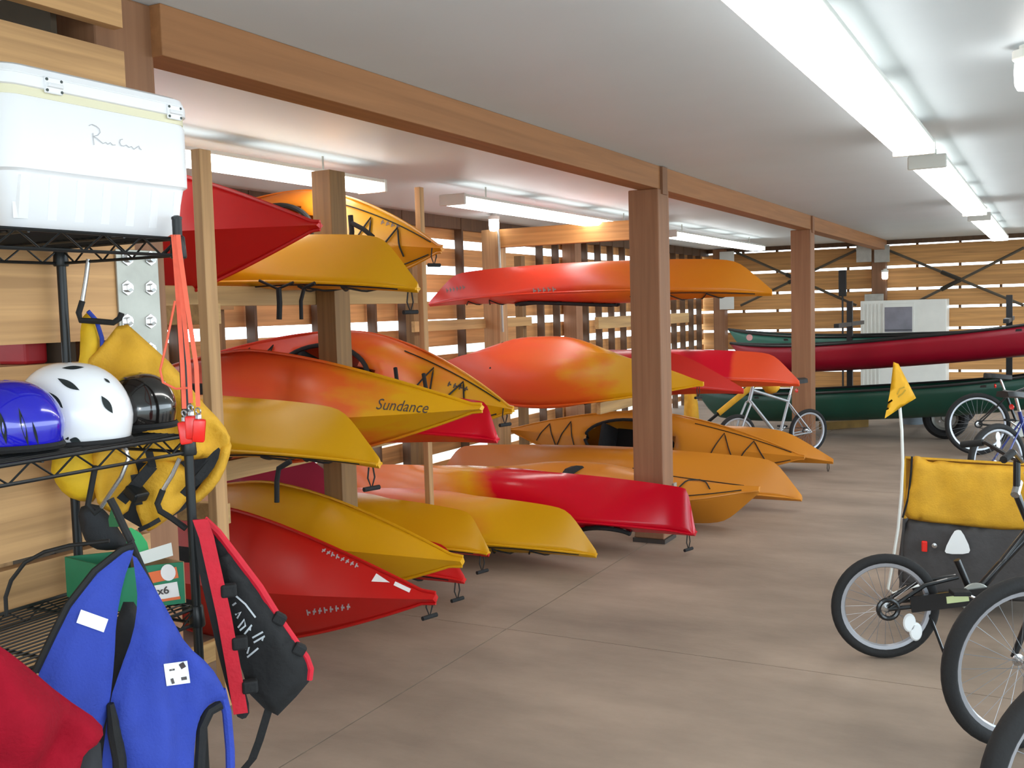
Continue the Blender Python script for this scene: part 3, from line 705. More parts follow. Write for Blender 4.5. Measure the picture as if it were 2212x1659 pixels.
helmet('bicycle_helmet', 'glossy blue bicycle helmet on wire shelf edge', 18, 958, zs2, .125, .10, .165, 20, HB, [((40, 880), (62, 965), 10, 0), ((0, 890), (14, 960), 12, 0), ((70, 910), (84, 965), 6, 0)], NYLON)
helmet('bicycle_helmet', 'dark brown-black helmet behind the white one', 308, 920, zs2, .085, .095, .155, 10, HK, [], NYLON)
# ---- orange lanyards with red whistles
OST = mat('orange_strap', (240, 104, 76), .7, 0, .06, 40); WHI = mat('red_whistle', (238, 34, 24), .3, 0, .06)
def ribbon(path, w, th, side):
    v = []; f = []; s_ = Vector(side).normalized()
    for i, p in enumerate(path):
        p = Vector(p); t_ = (Vector(path[min(i+1, len(path)-1)])-Vector(path[max(0, i-1)])).normalized(); n_ = t_.cross(s_).normalized()
        for a, b in ((1, 1), (-1, 1), (-1, -1), (1, -1)): v.append(p+s_*a*w/2+n_*b*th/2)
    for i in range(len(path)-1):
        f += [(i*4+k, i*4+(k+1) % 4, i*4+4+(k+1) % 4, i*4+4+k) for k in range(4)]
    f += [(0, 1, 2, 3), tuple(range(len(v)-4, len(v)))]
    return MB().add(v, f)
CR = Vector((ray(400, 700).y, -ray(400, 700).x, 0)).normalized()      # sideways, seen from the aisle
for k, (tx, wx, wy, loop) in enumerate(((374, 398, 905, None), (380, 412, 893, [(404, 838), (380, 840), (352, 826), (346, 800), (360, 740), (378, 650)]), (385, 428, 900, None))):
    ln = root('whistle_lanyard', ('orange lanyard with a dangling cord loop and red whistle' if loop else 'plain orange lanyard with a red whistle on the shelf pole'), 'lanyard', tuple(at(tx, 520, t=2.55)), 'orange lanyards with red whistles')
    tt = 2.56-.012*k
    path = [at(tx-6, 512, t=tt+.04), at(tx, 508, t=tt-.01), at(tx+3, 540, t=tt), at((tx+wx)/2+1, 680, t=tt), at(wx-4, 790, t=tt), at(wx, wy-22, t=tt)]
    ribbon(path, .011, .003, CR).build('strap', OST, ln)
    if loop: MB().tube([at(a, b, t=tt-.005) for a, b in loop], .003, 6).build('cord_loop', OST, ln, True)
    c = at(wx, wy-12, t=tt); MB().torus(c, (0, 1, .2), .008, .0022, 16, 6).build('ring', CHROME, ln, True)
    c = at(wx+2, wy+30, t=tt); wh = MB().box(c, (.03, .02, .058), Matrix.Rotation(.15*(k-1), 3, 'Y') @ Matrix.Rotation(.7, 3, 'Z'), bev=.005).build('whistle', WHI, ln, True)
    MB().box(c+Vector((.0, 0, .034)), (.012, .012, .012), bev=.002).build('clip', CHROME, ln)
# ---- padded panels
def chaikin(p, n=1):
    for _ in range(n):
        q = []
        for a, b in zip(p, p[1:]+p[:1]):
            q += [(a[0]*.75+b[0]*.25, a[1]*.75+b[1]*.25), (a[0]*.25+b[0]*.75, a[1]*.25+b[1]*.75)]
        p = q
    return p
def plane_at(c, t, turn=0, lean=0):
    o = at(c[0], c[1], t=t); d = ray(*c); n_ = Vector((-d.x, -d.y, 0)).normalized(); n_ = Matrix.Rotation(math.radians(turn), 3, 'Z') @ n_
    n_ = (n_+Vector((0, 0, math.sin(math.radians(lean))))).normalized(); return o, n_
def onplane(px, py, pl):
    d = ray(px, py); k = (pl[0]-EYEP).dot(pl[1])/d.dot(pl[1]); return EYEP+d*k
def pillow(name, m_, parent, outline, pl, th=.05, puff=.05, res=.022, wr=.004, smooth=1, bulge=0.0, seed=0, wsc=9.0):
    o, n_ = pl; u = Vector((0, 0, 1)).cross(n_).normalized(); v_ = n_.cross(u)
    pts = [onplane(a, b, pl)-o for a, b in chaikin(outline, smooth)]; P2 = [Vector((p.dot(u), p.dot(v_))) for p in pts]
    Q = []
    for a, b in zip(P2, P2[1:]+P2[:1]):
        n = max(1, int((b-a).length/res)); Q += [a.lerp(b, k/n) for k in range(n)]
    nb = len(Q)
    def inside(p):
        c = False
        for a, b in zip(Q, Q[1:]+Q[:1]):
            if (a.y > p.y) != (b.y > p.y) and p.x < (b.x-a.x)*(p.y-a.y)/(b.y-a.y)+a.x: c = not c
        return c
    def dist(p):
        m2 = 9
        for a, b in zip(Q, Q[1:]+Q[:1]):
            ab = b-a; L2 = ab.length_squared; k = max(0, min(1, (p-a).dot(ab)/L2)) if L2 else 0; m2 = min(m2, (p-a-ab*k).length)
        return m2
    x0, x1 = min(q.x for q in Q), max(q.x for q in Q); y0, y1 = min(q.y for q in Q), max(q.y for q in Q)
    V = list(Q); y = y0
    while y < y1:
        x = x0
        while x < x1:
            p = Vector((x+random.uniform(-.2, .2)*res, y+random.uniform(-.2, .2)*res))
            if inside(p) and dist(p) > res*.45: V.append(p)
            x += res
        y += res
    r = geometry.delaunay_2d_cdt(V, [(i, (i+1) % nb) for i in range(nb)], [], 1, 1e-6)
    V2, F2 = r[0], r[2]
    fr = []; bk = []
    for p in V2:
        d = dist(p); q = min(1, d/puff); hgt = th*math.sqrt(max(0, 1-(1-q)**2))
        w = wr*q*noise.noise(Vector((p.x*wsc+seed, p.y*wsc*.45, seed)))*2
        base = o+u*p.x+v_*p.y+n_*bulge*(1-((p.x-(x0+x1)/2)/((x1-x0)/2))**2)
        fr.append(base+n_*(hgt/2+w)); bk.append(base-n_*(hgt/2))
    n = len(V2)
    mb = MB().add(fr+bk, [tuple(f) for f in F2]+[tuple(i+n for i in f[::-1]) for f in F2])
    ob = mb.build(name, m_, parent, False)
    bm = bmesh.new(); bm.from_mesh(ob.data); bmesh.ops.remove_doubles(bm, verts=bm.verts[:], dist=1e-4); bm.to_mesh(ob.data); bm.free()
    ob.data.polygons.foreach_set('use_smooth', [True]*len(ob.data.polygons))
    return ob
def hanger(label, steel, black, t, hook=None):
    r_ = root('vest_hanger', label, 'hanger', tuple(at(*steel[0], t=t)))
    MB().tube([at(a, b, t=t) for a, b in steel], .006, 8).build('steel_hook', CHROME, r_, True)
    MB().tube([at(a, b, t=t) for a, b in black], .008, 8).build('dipped_arm', RUBBER, r_, True)
    return r_
BLUE = mat('blue_nylon', (40, 62, 158), .8, 0, .08, 14, bump=.25, bscale=160); MAR = mat('maroon_nylon', (142, 6, 30), .85, 0, .12, 14, spec=.2, bump=.3, bscale=120)
YEL = mat('yellow_nylon', (214, 160, 36), .75, 0, .12, 10, bump=.25, bscale=120); REDN = mat('red_nylon', (196, 10, 38), .7, 0, .08, 20, bump=.2); DGREY = mat('charcoal_nylon', (34, 35, 38), .8, 0, .15, 20, bump=.2)
# yellow vests behind the far end of the shelving
plY = plane_at((330, 900), 2.86, 4)
vy = root('life_vest', 'worn yellow life vest with black straps hung behind shelf pole', 'life vest', tuple(at(330, 1150, t=3.05)))
LIN = pillow('lining', DGREY, vy, [(200, 940), (330, 960), (470, 950), (490, 985), (462, 1040), (420, 1088), (318, 1148), (255, 1112), (208, 1075)], (plY[0]-plY[1]*.03, plY[1]), th=.03, puff=.03, res=.03)
for k_, (ol, th_, w_) in enumerate((([(217, 750), (264, 690), (311, 732), (383, 797), (434, 866), (481, 913), (503, 955), (478, 985), (400, 996), (330, 1004), (250, 985), (195, 960), (187, 850), (184, 782)], .05, .03),
    ([(196, 950), (268, 975), (300, 1006), (292, 1060), (272, 1118), (232, 1106), (203, 1080)], .05, .03),
    ([(306, 992), (380, 990), (424, 1036), (402, 1090), (342, 1138), (313, 1152), (288, 1084)], .05, .03),
    ([(503, 950), (493, 1000), (470, 1048), (423, 1093), (404, 1082), (438, 1042), (464, 992), (476, 958)], .045, .01))):
    pillow('vest_panel', YEL, vy, ol, plY, th=th_, puff=.025, wr=w_, seed=2+k_*3, wsc=13, smooth=1, res=.014)
plY2 = (plY[0]+plY[1]*.05, plY[1])
pillow('armhole_lining', NYLON, vy, [(478, 962), (470, 1000), (440, 1040), (408, 1062), (400, 1045), (432, 1010), (455, 980)], plY2, th=.02, puff=.02)
for a, b, w in (((262, 1082), (330, 1005), .03), ((290, 1025), (300, 1090), .02), ((330, 1010), (320, 970), .02), ((300, 1145), (345, 1122), .012), ((395, 1068), (455, 1000), .02)):
    p0, p1 = onplane(*a, plY2), onplane(*b, plY2); ribbon([p0, p0.lerp(p1, .5)+plY[1]*.008, p1], w, .006, (p1-p0).cross(plY[1])).build('strap', NYLON, vy)
pq = onplane(294, 1064, plY2); MB().box(pq+plY[1]*.012, (.05, .05, .03), Matrix.Rotation(.6, 3, 'Y'), bev=.006).build('buckle', BLACKM, vy)
plYb = plane_at((180, 850), 2.80, 20)
vy2 = root('life_vest', 'bright yellow life vest with blue piping behind the helmets', 'life vest', tuple(at(170, 1080, t=2.8)))
pillow('vest_panel', mat('bright_yellow_nylon', (222, 176, 20), .7, 0, .1, 12, bump=.2), vy2, [(174, 690), (190, 672), (212, 698), (222, 760), (215, 860), (220, 1000), (214, 1085), (160, 1082), (125, 1055), (105, 1005), (140, 900), (172, 790)], plYb, th=.06, puff=.05, wr=.008, seed=5)
MB().tube([onplane(a, b, (plYb[0]+plYb[1]*.03, plYb[1])) for a, b in ((190, 672), (208, 692), (220, 730), (222, 770))], .006, 6).build('piping', BLUE, vy2, True)
hanger('long steel hook holding the bright yellow vest', [(191, 560), (186, 600), (178, 650)], [(178, 650), (170, 676), (174, 692), (210, 694), (245, 697), (258, 688), (263, 676)], 2.76)
hanger('bent steel hanger on shelf edge, arm left of the yellow straps', [(243, 966), (258, 960), (272, 972), (278, 990), (262, 1030), (232, 1075), (218, 1096)], [(218, 1096), (206, 1108), (190, 1090), (196, 1060), (206, 1006)], 2.6)
hanger('bent steel hanger looped under the whistles', [(388, 990), (372, 1025), (352, 1058)], [(352, 1058), (340, 1088), (346, 1104), (372, 1120), (402, 1142)], 2.66)
# black vest hanging in the shelf bay
plK = plane_at((200, 1130), 2.75, 0)
vk = root('life_vest', 'black vest slumped between shelf pole and green carton', 'life vest', tuple(at(210, 1200, t=2.75)))
pillow('vest_panel', DGREY, vk, [(165, 1098), (205, 1085), (235, 1110), (262, 1150), (280, 1182), (240, 1190), (200, 1186), (178, 1160)], plK, th=.05, puff=.04)
# blue vest
plB = plane_at((290, 1420), 2.3, 22)
vb = root('life_vest', 'blue life vest with white reflective patches hung on wire shelf', 'life vest', tuple(at(290, 1780, t=2.42)))
plBb = (plB[0]-plB[1]*.1, plB[1])
pillow('back_panel', DGREY, vb, [(255, 1300), (300, 1300), (330, 1420), (420, 1560), (420, 1780), (150, 1760), (190, 1600), (235, 1480)], plBb, th=.04, puff=.04)
bl = pillow('left_panel', BLUE, vb, [(286, 1180), (262, 1192), (205, 1240), (150, 1310), (120, 1370), (82, 1452), (60, 1560), (140, 1640), (215, 1600), (236, 1530), (247, 1430), (251, 1340), (266, 1255), (290, 1190)], plB, th=.055, puff=.04, wr=.012, seed=1, wsc=8)
br = pillow('right_panel', BLUE, vb, [(284, 1186), (330, 1262), (375, 1343), (402, 1393), (455, 1438), (484, 1486), (494, 1520), (470, 1512), (446, 1526), (426, 1560), (418, 1640), (416, 1790), (214, 1790), (218, 1660), (236, 1516), (262, 1440), (288, 1370), (298, 1300), (292, 1240)], plB, th=.06, puff=.045, wr=.03, seed=3, wsc=15, res=.016)
MB().tube([onplane(a, b, plB) for a, b in ((478, 1490), (490, 1540), (497, 1620), (500, 1780))], .011, 8).build('side_strap', BLUE, vb, True)
MB().tube([onplane(a, b, (plB[0]+plB[1]*.02, plB[1])) for a, b in ((238, 1520), (247, 1580), (258, 1640), (264, 1780))], [.008, .015, .015, .015], 8).build('binding', NYLON, vb, True)
MB().tube([onplane(a, b, plB) for a, b in ((476, 1522), (452, 1536), (436, 1570), (432, 1640), (430, 1780))], .013, 8).build('binding', NYLON, vb, True)
MB().tube([onplane(a, b, (plB[0]+plB[1]*.0, plB[1])) for a, b in ((288, 1180), (262, 1188), (204, 1234), (146, 1308), (114, 1372), (76, 1452))], .008, 6).build('piping', NYLON, vb, True)
decal(vb, [bl], *rect_uv(), (165, 1345), (224, 1366), 30, REFL, 'reflective_patch')
pt = decal(vb, [br], *rect_uv(), (360, 1482), (411, 1475), 48, REFL, 'reflective_patch')
for a, b, h_ in (((366, 1450), (378, 1448), 4), ((392, 1446), (402, 1440), 12), ((372, 1478), (378, 1476), 12), ((392, 1470), (404, 1468), 7)):
    decal(vb, [br], *rect_uv(2), a, b, h_, INK, 'patch_mark', off=.006)
hg = root('vest_hanger', 'black hanger inside the neck of the blue vest', 'hanger', tuple(at(285, 1180, t=2.46)))
MB().tube([at(a, b, t=2.36) for a, b in ((238, 1078), (250, 1100), (268, 1140), (284, 1172))], .009, 8).build('hook', RUBBER, hg, True)
MB().tube([at(a, b, t=2.35) for a, b in ((200, 1250), (244, 1204), (284, 1172), (312, 1240), (340, 1300))], .009, 8).build('shoulder_arm', RUBBER, hg, True)
# maroon vest
plM = plane_at((90, 1580), 1.98, 22)
vm = root('life_vest', 'maroon life vest with wrinkled front, overlapping the blue one', 'life vest', tuple(at(60, 1800, t=2.16)))
pillow('vest_panel', MAR, vm, [(-160, 1330), (-60, 1360), (5, 1398), (60, 1440), (132, 1502), (222, 1562), (218, 1590), (170, 1640), (130, 1790), (-200, 1800)], plM, th=.09, puff=.06, wr=.05, seed=8, wsc=13, res=.016)
pillow('side_panel', DGREY, vm, [(216, 1588), (222, 1660), (228, 1790), (120, 1790), (150, 1670), (185, 1620)], (plM[0]-plM[1]*.01, plM[1]), th=.05, puff=.04)
# black and red vest on the aisle side of the pole
plR = plane_at((560, 1350), 2.68, -8)
vr = root('life_vest', 'black life vest with red piping and pale lettering on pole', 'life vest', tuple(at(560, 1640, t=2.68)))
rp = pillow('front_panel', NYLON, vr, [(452, 1128), (500, 1190), (560, 1268), (612, 1342), (648, 1392), (670, 1438), (668, 1472), (640, 1505), (600, 1546), (572, 1532), (540, 1500), (520, 1440), (495, 1320), (470, 1215)], plR, th=.05, puff=.035, seed=4, smooth=0, wr=.012)
plR2 = (plR[0]+plR[1]*.035, plR[1])
lp = pillow('side_panel', DGREY, vr, [(418, 1120), (440, 1122), (462, 1180), (480, 1260), (502, 1370), (524, 1470), (542, 1535), (528, 1556), (508, 1546), (480, 1450), (452, 1330), (428, 1230)], plR2, th=.05, puff=.03, seed=6)
ribbon([onplane(a, b, (plR2[0]+plR2[1]*.028, plR2[1])) for a, b in ((432, 1122), (446, 1160), (464, 1240), (484, 1330), (502, 1430), (520, 1540))], .036, .012, CR).build('red_edge', REDN, vr, True)
MB().tube([onplane(a, b, plR) for a, b in ((440, 1122), (470, 1150), (510, 1202), (560, 1268), (596, 1326))], .011, 8).build('piping', REDN, vr, True)
MB().tube([onplane(a, b, plR) for a, b in ((610, 1345), (640, 1388), (662, 1420), (671, 1445), (668, 1468))], .009, 8).build('piping', REDN, vr, True)
for px, py in ((603, 1336), (646, 1402)):
    MB().box(onplane(px, py, (plR[0]+plR[1]*.01, plR[1])), (.034, .03, .03), Matrix.Rotation(.8, 3, 'Z') @ Matrix.Rotation(.6, 3, 'Y'), bev=.006).build('webbing_loop', NYLON, vr)
for px, py in ((494, 1275), (518, 1388), (540, 1482)):
    MB().box(onplane(px, py, (plR2[0]+plR2[1]*.02, plR2[1])), (.04, .03, .034), Matrix.Rotation(.8, 3, 'Z'), bev=.006).build('buckle', NYLON, vr)
ribbon([onplane(a, b, plR) for a, b in ((590, 1500), (572, 1560), (560, 1600), (545, 1640), (528, 1660), (510, 1675))], .022, .004, CR).build('hanging_strap', NYLON, vr)
PAL = mat('pale_print', (190, 196, 200), .6)
strokes(vr, [rp], [[(506, 1284), (530, 1305), (552, 1334)], [(502, 1308), (510, 1302)], [(508, 1328), (520, 1322), (512, 1336)], [(514, 1356), (528, 1338), (530, 1352), (518, 1362)], [(528, 1370), (544, 1350), (540, 1362)], [(545, 1378), (568, 1365)], [(548, 1388), (572, 1374), (566, 1384)], [(534, 1420), (558, 1400)], [(530, 1402), (538, 1398), (534, 1412)]], 4, PAL, 'lettering')
strokes(vr, [lp], [[(436, 1308), (444, 1303)], [(436, 1338), (448, 1322), (440, 1340), (450, 1350)]], 3, PAL, 'lettering')
# ---- carton, metal rail, cable on the third shelf
z3 = ZS[2]+.008
A_, B_, C_ = at(147, 1288, z=z3), at(255, 1320, z=z3), at(400, 1302, z=z3)
D_ = A_+C_-B_; hb = at(398, 1212, t=(C_-EYEP).dot(ROT @ Vector((0, 0, -1)))).z-z3
GRN = mat('green_card', (30, 122, 84), .6, 0, .08); GRL = mat('bright_green_card', (44, 170, 96), .5, 0, .06); CARD = mat('brown_card', (176, 142, 104), .8); ORG = mat('orange_print', (226, 108, 56), .6)
bx_ = root('carton', 'open green carton with orange and white x6 panel on shelf', 'carton', tuple((A_+C_)/2))
tk = .006
def panel(p, q, h, name, m_):
    d = (q-p).normalized(); n_ = Vector((d.y, -d.x, 0))
    return MB().bar(p+Vector((0, 0, h/2)), q+Vector((0, 0, h/2)), tk, h).build(name, m_, bx_)
fp = panel(B_, C_, hb, 'front_panel', GRN); panel(A_, B_, hb, 'side_panel', GRN); panel(D_, A_, hb, 'back_panel', GRN); panel(C_, D_, hb, 'side_panel', CARD)
MB().add([A_, B_, C_, D_]+[p+Vector((0, 0, tk)) for p in (A_, B_, C_, D_)], [(0, 1, 2, 3), (4, 5, 6, 7), (0, 1, 5, 4), (1, 2, 6, 5), (2, 3, 7, 6), (3, 0, 4, 7)]).build('base', CARD, bx_)
tC = (C_-EYEP).dot(ROT @ Vector((0, 0, -1)))
MB().prism([at(a, b, t=tC-.02) for a, b in ((292, 1196), (370, 1172), (374, 1200), (300, 1222))], ray(300, 1200)*.004).build('white_flap', WHITEP, bx_)
MB().prism([at(a, b, t=tC) for a, b in ((264, 1142), (284, 1140), (304, 1152), (318, 1172), (322, 1190), (296, 1198), (276, 1180))], ray(300, 1200)*.004).build('green_flap', GRL, bx_)
MB().prism([at(a, b, t=tC+.03) for a, b in ((234, 1122), (240, 1098), (248, 1118), (262, 1118), (262, 1138), (236, 1138))], ray(300, 1200)*.006).build('tab', mat('dark_green_card', (20, 96, 44), .6), bx_)
bpy.context.view_layer.update()
decal(bx_, [fp], *rect_uv(), (318, 1262), (386, 1248), 24, ORG, 'orange_panel')
decal(bx_, [fp], *rect_uv(), (330, 1298), (388, 1288), 32, WHT, 'white_panel')
decal(bx_, [fp], *rect_uv(), (336, 1302), (390, 1294), 6, ORG, 'orange_panel')
uvc = [(.5+.5*math.cos(2*math.pi*k/20), .5+.5*math.sin(2*math.pi*k/20)) for k in range(20)]
decal(bx_, [fp], uvc, [tuple(range(20))], (350, 1257), (382, 1252), 36, WHT, 'badge', off=.005)
uv, fc = text_geo('x6', bold=.02); decal(bx_, [fp], uv, fc, (340, 1286), (366, 1282), 17, INK, 'lettering', off=.006)
strokes(bx_, [fp], [[(356, 1238), (362, 1235), (368, 1237), (376, 1233)], [(356, 1248), (364, 1245), (370, 1247), (377, 1243)]], 3, GREYD, 'badge_print')
mr_ = root('metal_rail', 'bare aluminium channel lying on the wire shelf', 'rail', tuple(at(90, 1240, z=z3+.03)))
a, b = at(-60, 1318, z=z3), at(182, 1205, z=z3); a.z = b.z = z3+.012
MB().bar(a, b, .04, .006).build('web', mat('aluminium', (160, 168, 176), .4, .7), mr_); s_ = (b-a).normalized().cross(Vector((0, 0, 1)))*.02
for q in (s_, -s_): MB().bar(a+q+Vector((0, 0, .018)), b+q+Vector((0, 0, .018)), .004, .036).build('flange', MATS['aluminium'], mr_)
cbz = root('black_cable', 'thin black cable arching over the aluminium channel', 'cable', tuple(at(20, 1290, z=z3)))
MB().tube([at(x_, y_, t=2.5) for x_, y_ in ((14, 1330), (12, 1290), (24, 1254), (54, 1215), (96, 1192), (150, 1178), (205, 1172), (236, 1168))], .005, 8).build('cable', CORD, cbz, True)
# red case seen through the gap in the planks
le = MB().box((PXW-.24, .9, at(70, 772, x=PXW-.2).z-.03), (.36, 2.3, .02)).build('inner_ledge', PINE_Y, wp)
cc = at(70, 756, x=PXW-.2)
rc = root('tool_case', 'red case with white lid strip behind the plank gap', 'case', (cc.x, cc.y, cc.z-.05))
zl = at(70, 772, x=PXW-.2).z-.02
MB().box((cc.x-.05, cc.y, zl+.035), (.14, .075, .07), bev=.01).build('body', mat('red_case', (176, 24, 34), .5), rc)
MB().box((cc.x-.05, cc.y, zl+.08), (.145, .08, .02), bev=.004).build('lid', WHITEP, rc)
# ================================================================== BICYCLES
SILVER = mat('silver_frame', (168, 170, 172), .35, .5, .05); BLK = mat('black_frame', (20, 20, 22), .3, .1, .08, coat=.4); BLUF = mat('blue_frame', (28, 44, 120), .3, .1, .08, coat=.5)
RIM = mat('alloy_rim', (188, 190, 196), .35, .7, .04); SPOKE = mat('spoke_steel', (150, 152, 156), .35, .8, .04); SADDLE = mat('saddle_vinyl', (30, 27, 25), .5, 0, .15)
def wheel(parent, c, r, tw, refl=None, name='wheel', rn=48):
    c = Vector(c); w = MB().torus(c, (0, 1, 0), r-tw, tw, rn, 10, .95).build(name, RUBBER, parent, True)
    rr = r-2*tw
    MB().lathe([(rr-.012, -.011), (rr+.006, -.013), (rr+.008, 0), (rr+.006, .013), (rr-.012, .011), (rr-.018, 0), (rr-.012, -.011)], c, (0, 1, 0), rn, cap=False).build('rim', RIM, w, True)
    MB().lathe([(.0, -.05), (.008, -.05), (.008, -.03), (.024, -.028), (.024, -.024), (.012, -.02), (.012, .02), (.024, .024), (.024, .028), (.008, .03), (.008, .05), (0, .05)], c, (0, 1, 0), 16).build('hub', CHROME, w, True)
    sp = MB()
    for k in range(28):
        a = 2*math.pi*k/28; a2 = a+(.5 if k % 2 else -.5); sd = .025 if k % 4 < 2 else -.025
        sp.tube([c+Vector((.022*math.cos(a2), sd, .022*math.sin(a2))), c+Vector(((rr-.014)*math.cos(a), 0, (rr-.014)*math.sin(a)))], .0012, 4)
    sp.build('spokes', SPOKE, w)
    if refl is not None:
        for q, rad in ((refl, .58), (refl+.0, .80)):
            p = c+Vector((rr*rad*math.cos(q), -.02, rr*rad*math.sin(q)))
            MB().lathe([(0, -.006), (.02, -.006), (.026, 0), (.02, .006), (0, .006)], p, (0, 1, 0), 20, sx=1.5).build('spoke_reflector', REFL, w, True)
    return w
def bicycle(label, loc, yaw, r=.335, tw=.026, wb=1.02, frame=BLK, seat_h=.92, bar_h=1.0, refl=None, small=False, group='bicycles parked along the aisle', front_only=False, steer=0):
    b_ = root('bicycle', label, 'bicycle', loc, group, rot=Euler((math.radians(-3), 0, math.radians(yaw))))
    ra, fa = Vector((0, 0, r)), Vector((wb, 0, r)); bb = Vector((wb*.41, 0, r*.84)); st = Vector((wb*.27, 0, seat_h-.16)); ht, hb = Vector((wb*.79, 0, bar_h-.13)), Vector((wb*.83, 0, bar_h-.27))
    wheel(b_, ra, r, tw, refl); wheel(b_, fa, r, tw, refl)
    fr = MB()
    for p, q, rad in ((bb, st, .016), (bb, hb, .019), (st+(bb-st)*.15, ht+(hb-ht)*.2, .016), (ht, hb, .021)): fr.tube([p, q], rad, 10)
    frm = fr.build('frame', frame, b_, True)
    for sg in (-1, 1):
        MB().tube([bb+Vector((-.02, sg*.03, 0)), bb.lerp(ra, .5)+Vector((0, sg*.045, 0)), ra+Vector((0, sg*.06, 0))], .009, 8).build('chain_stay', frame, frm, True)
        MB().tube([st+(bb-st)*.18+Vector((0, sg*.012, 0)), ra+Vector((-.0, sg*.06, 0))], .008, 8).build('seat_stay', frame, frm, True)
        MB().tube([hb+Vector((.012, sg*.045, -.03)), hb.lerp(fa, .55)+Vector((.012, sg*.05, 0)), fa+Vector((0, sg*.05, 0))], .012, 8).build('fork_blade', frame, frm, True)
    MB().tube([hb+Vector((.008, -.05, -.03)), hb+Vector((.004, 0, 0)), hb+Vector((.008, .05, -.03))], .014, 8).build('fork_crown', frame, frm, True)
    sdir = (st-bb).normalized(); sp_top = st+sdir*(.14)
    MB().tube([st, sp_top], .013, 10).build('seat_post', CHROME, b_, True)
    v = []; f = []
    for i in range(9):
        u = i/8; x = -.13+.27*u; w = .085*(1-u)**.8*(.55+.45*min(1, u*6))+.018; z = .012*math.cos(u*3)
        v += [(x, -w, z-.02), (x, -w*.8, z+.022), (x, 0, z+.03), (x, w*.8, z+.022), (x, w, z-.02), (x, 0, z-.03)]
    for i in range(8): f += [(i*6+k, i*6+(k+1) % 6, i*6+6+(k+1) % 6, i*6+6+k) for k in range(6)]
    f += [tuple(range(6)), tuple(range(48, 54))]
    MB().add([Vector(p)+sp_top+Vector((-.02, 0, .01)) for p in v], f).build('saddle', SADDLE, b_, True)
    stm = ht+Vector((-.02, 0, .05)); bc = stm+Vector((.05, 0, .05))
    MB().tube([ht, stm, bc], .014, 10).build('stem', CHROME if not small else BLK, b_, True)
    hbar = MB().tube([bc+Vector((-.10, -.31, .05)), bc+Vector((-.04, -.2, .05)), bc+Vector((0, -.06, 0)), bc+Vector((0, .06, 0)), bc+Vector((-.04, .2, .05)), bc+Vector((-.10, .31, .05))], .011, 8).build('handlebar', BLK, b_, True)
    for sg in (-1, 1):
        MB().tube([bc+Vector((-.10, sg*.31, .05)), bc+Vector((-.055, sg*.21, .05))], .017, 10).build('grip', RUBBER, hbar, True)
        MB().tube([bc+Vector((-.01, sg*.2, .04)), bc+Vector((0, sg*.27, .02))], .006, 6).build('brake_lever', CHROME, hbar, True)
    MB().lathe([(.0, -.004), (.085, -.004), (.09, 0), (.085, .004), (0, .004)], bb+Vector((0, -.045, 0)), (0, 1, 0), 28).build('chainring', STEEL, b_, True)
    ch = MB().torus(ra+Vector((0, -.045, 0)), (0, 1, 0), .035, .008, 20, 6)
    ch.tube([ra+Vector((0, -.045, .037)), bb+Vector((0, -.045, .088))], .004, 5); ch.tube([ra+Vector((0, -.045, -.037)), bb+Vector((0, -.045, -.088))], .004, 5); ch.build('chain', CORD, b_, True)
    for sg in (-1, 1):
        e_ = bb+Vector((sg*.13, sg*.07, sg*-.1)); cr = MB().tube([bb+Vector((0, sg*.06, 0)), e_], .009, 8).build('crank', CHROME, b_, True)
        pd = MB().box(e_+Vector((0, sg*.05, 0)), (.09, .075, .022), bev=.004).build('pedal', RUBBER, cr)
    MB().lathe([(0, -.012), (.02, -.01), (.024, 0), (.02, .004), (0, .004)], sp_top+Vector((-.05, 0, -.09)), (-1, 0, .1), 18).build('tail_reflector', REDR, b_, True)
    MB().tube([bb+Vector((-.12, .05, -.02)), bb+Vector((-.18, .17, -bb.z+.012+.0))], .007, 8).build('kickstand', CHROME, b_, True)
    return b_
def ground(px, py, t): p = at(px, py, t=t); return (p.x, p.y, 0)
# near bicycle: only its front wheel enters the frame
def place_front(px, py, t, yaw, wb=1.02):
    c = at(px, py, t=t); a = math.radians(yaw); return (c.x-wb*math.cos(a), c.y-wb*math.sin(a), 0)
bicycle('bicycle with wide black tyre whose front wheel faces the small bike', place_front(2202, 1420, 3.82, 219), 219, r=.335, tw=.03, refl=None)
bicycle('bicycle with fat black knobby tyre beside the other front wheel', place_front(2328, 1700, 2.9, 222), 222, r=.34, tw=.034, refl=2.9, frame=BLUF)
# far bicycles
bicycle('small silver bicycle with low saddle beside the far timber post', ground(1744, 965, 11.42), 230, r=.255, tw=.022, wb=.95, frame=SILVER, seat_h=.84, bar_h=.92)
bicycle('black bicycle parked next to the canoe trailer wheel', ground(2112, 980, 11.0), 18, r=.335, frame=BLK, seat_h=.86, bar_h=1.0)
bicycle('blue bicycle parked behind the yellow trailer', ground(2158, 1080, 8.4), 52, r=.33, frame=BLUF, seat_h=.9, refl=1.6)
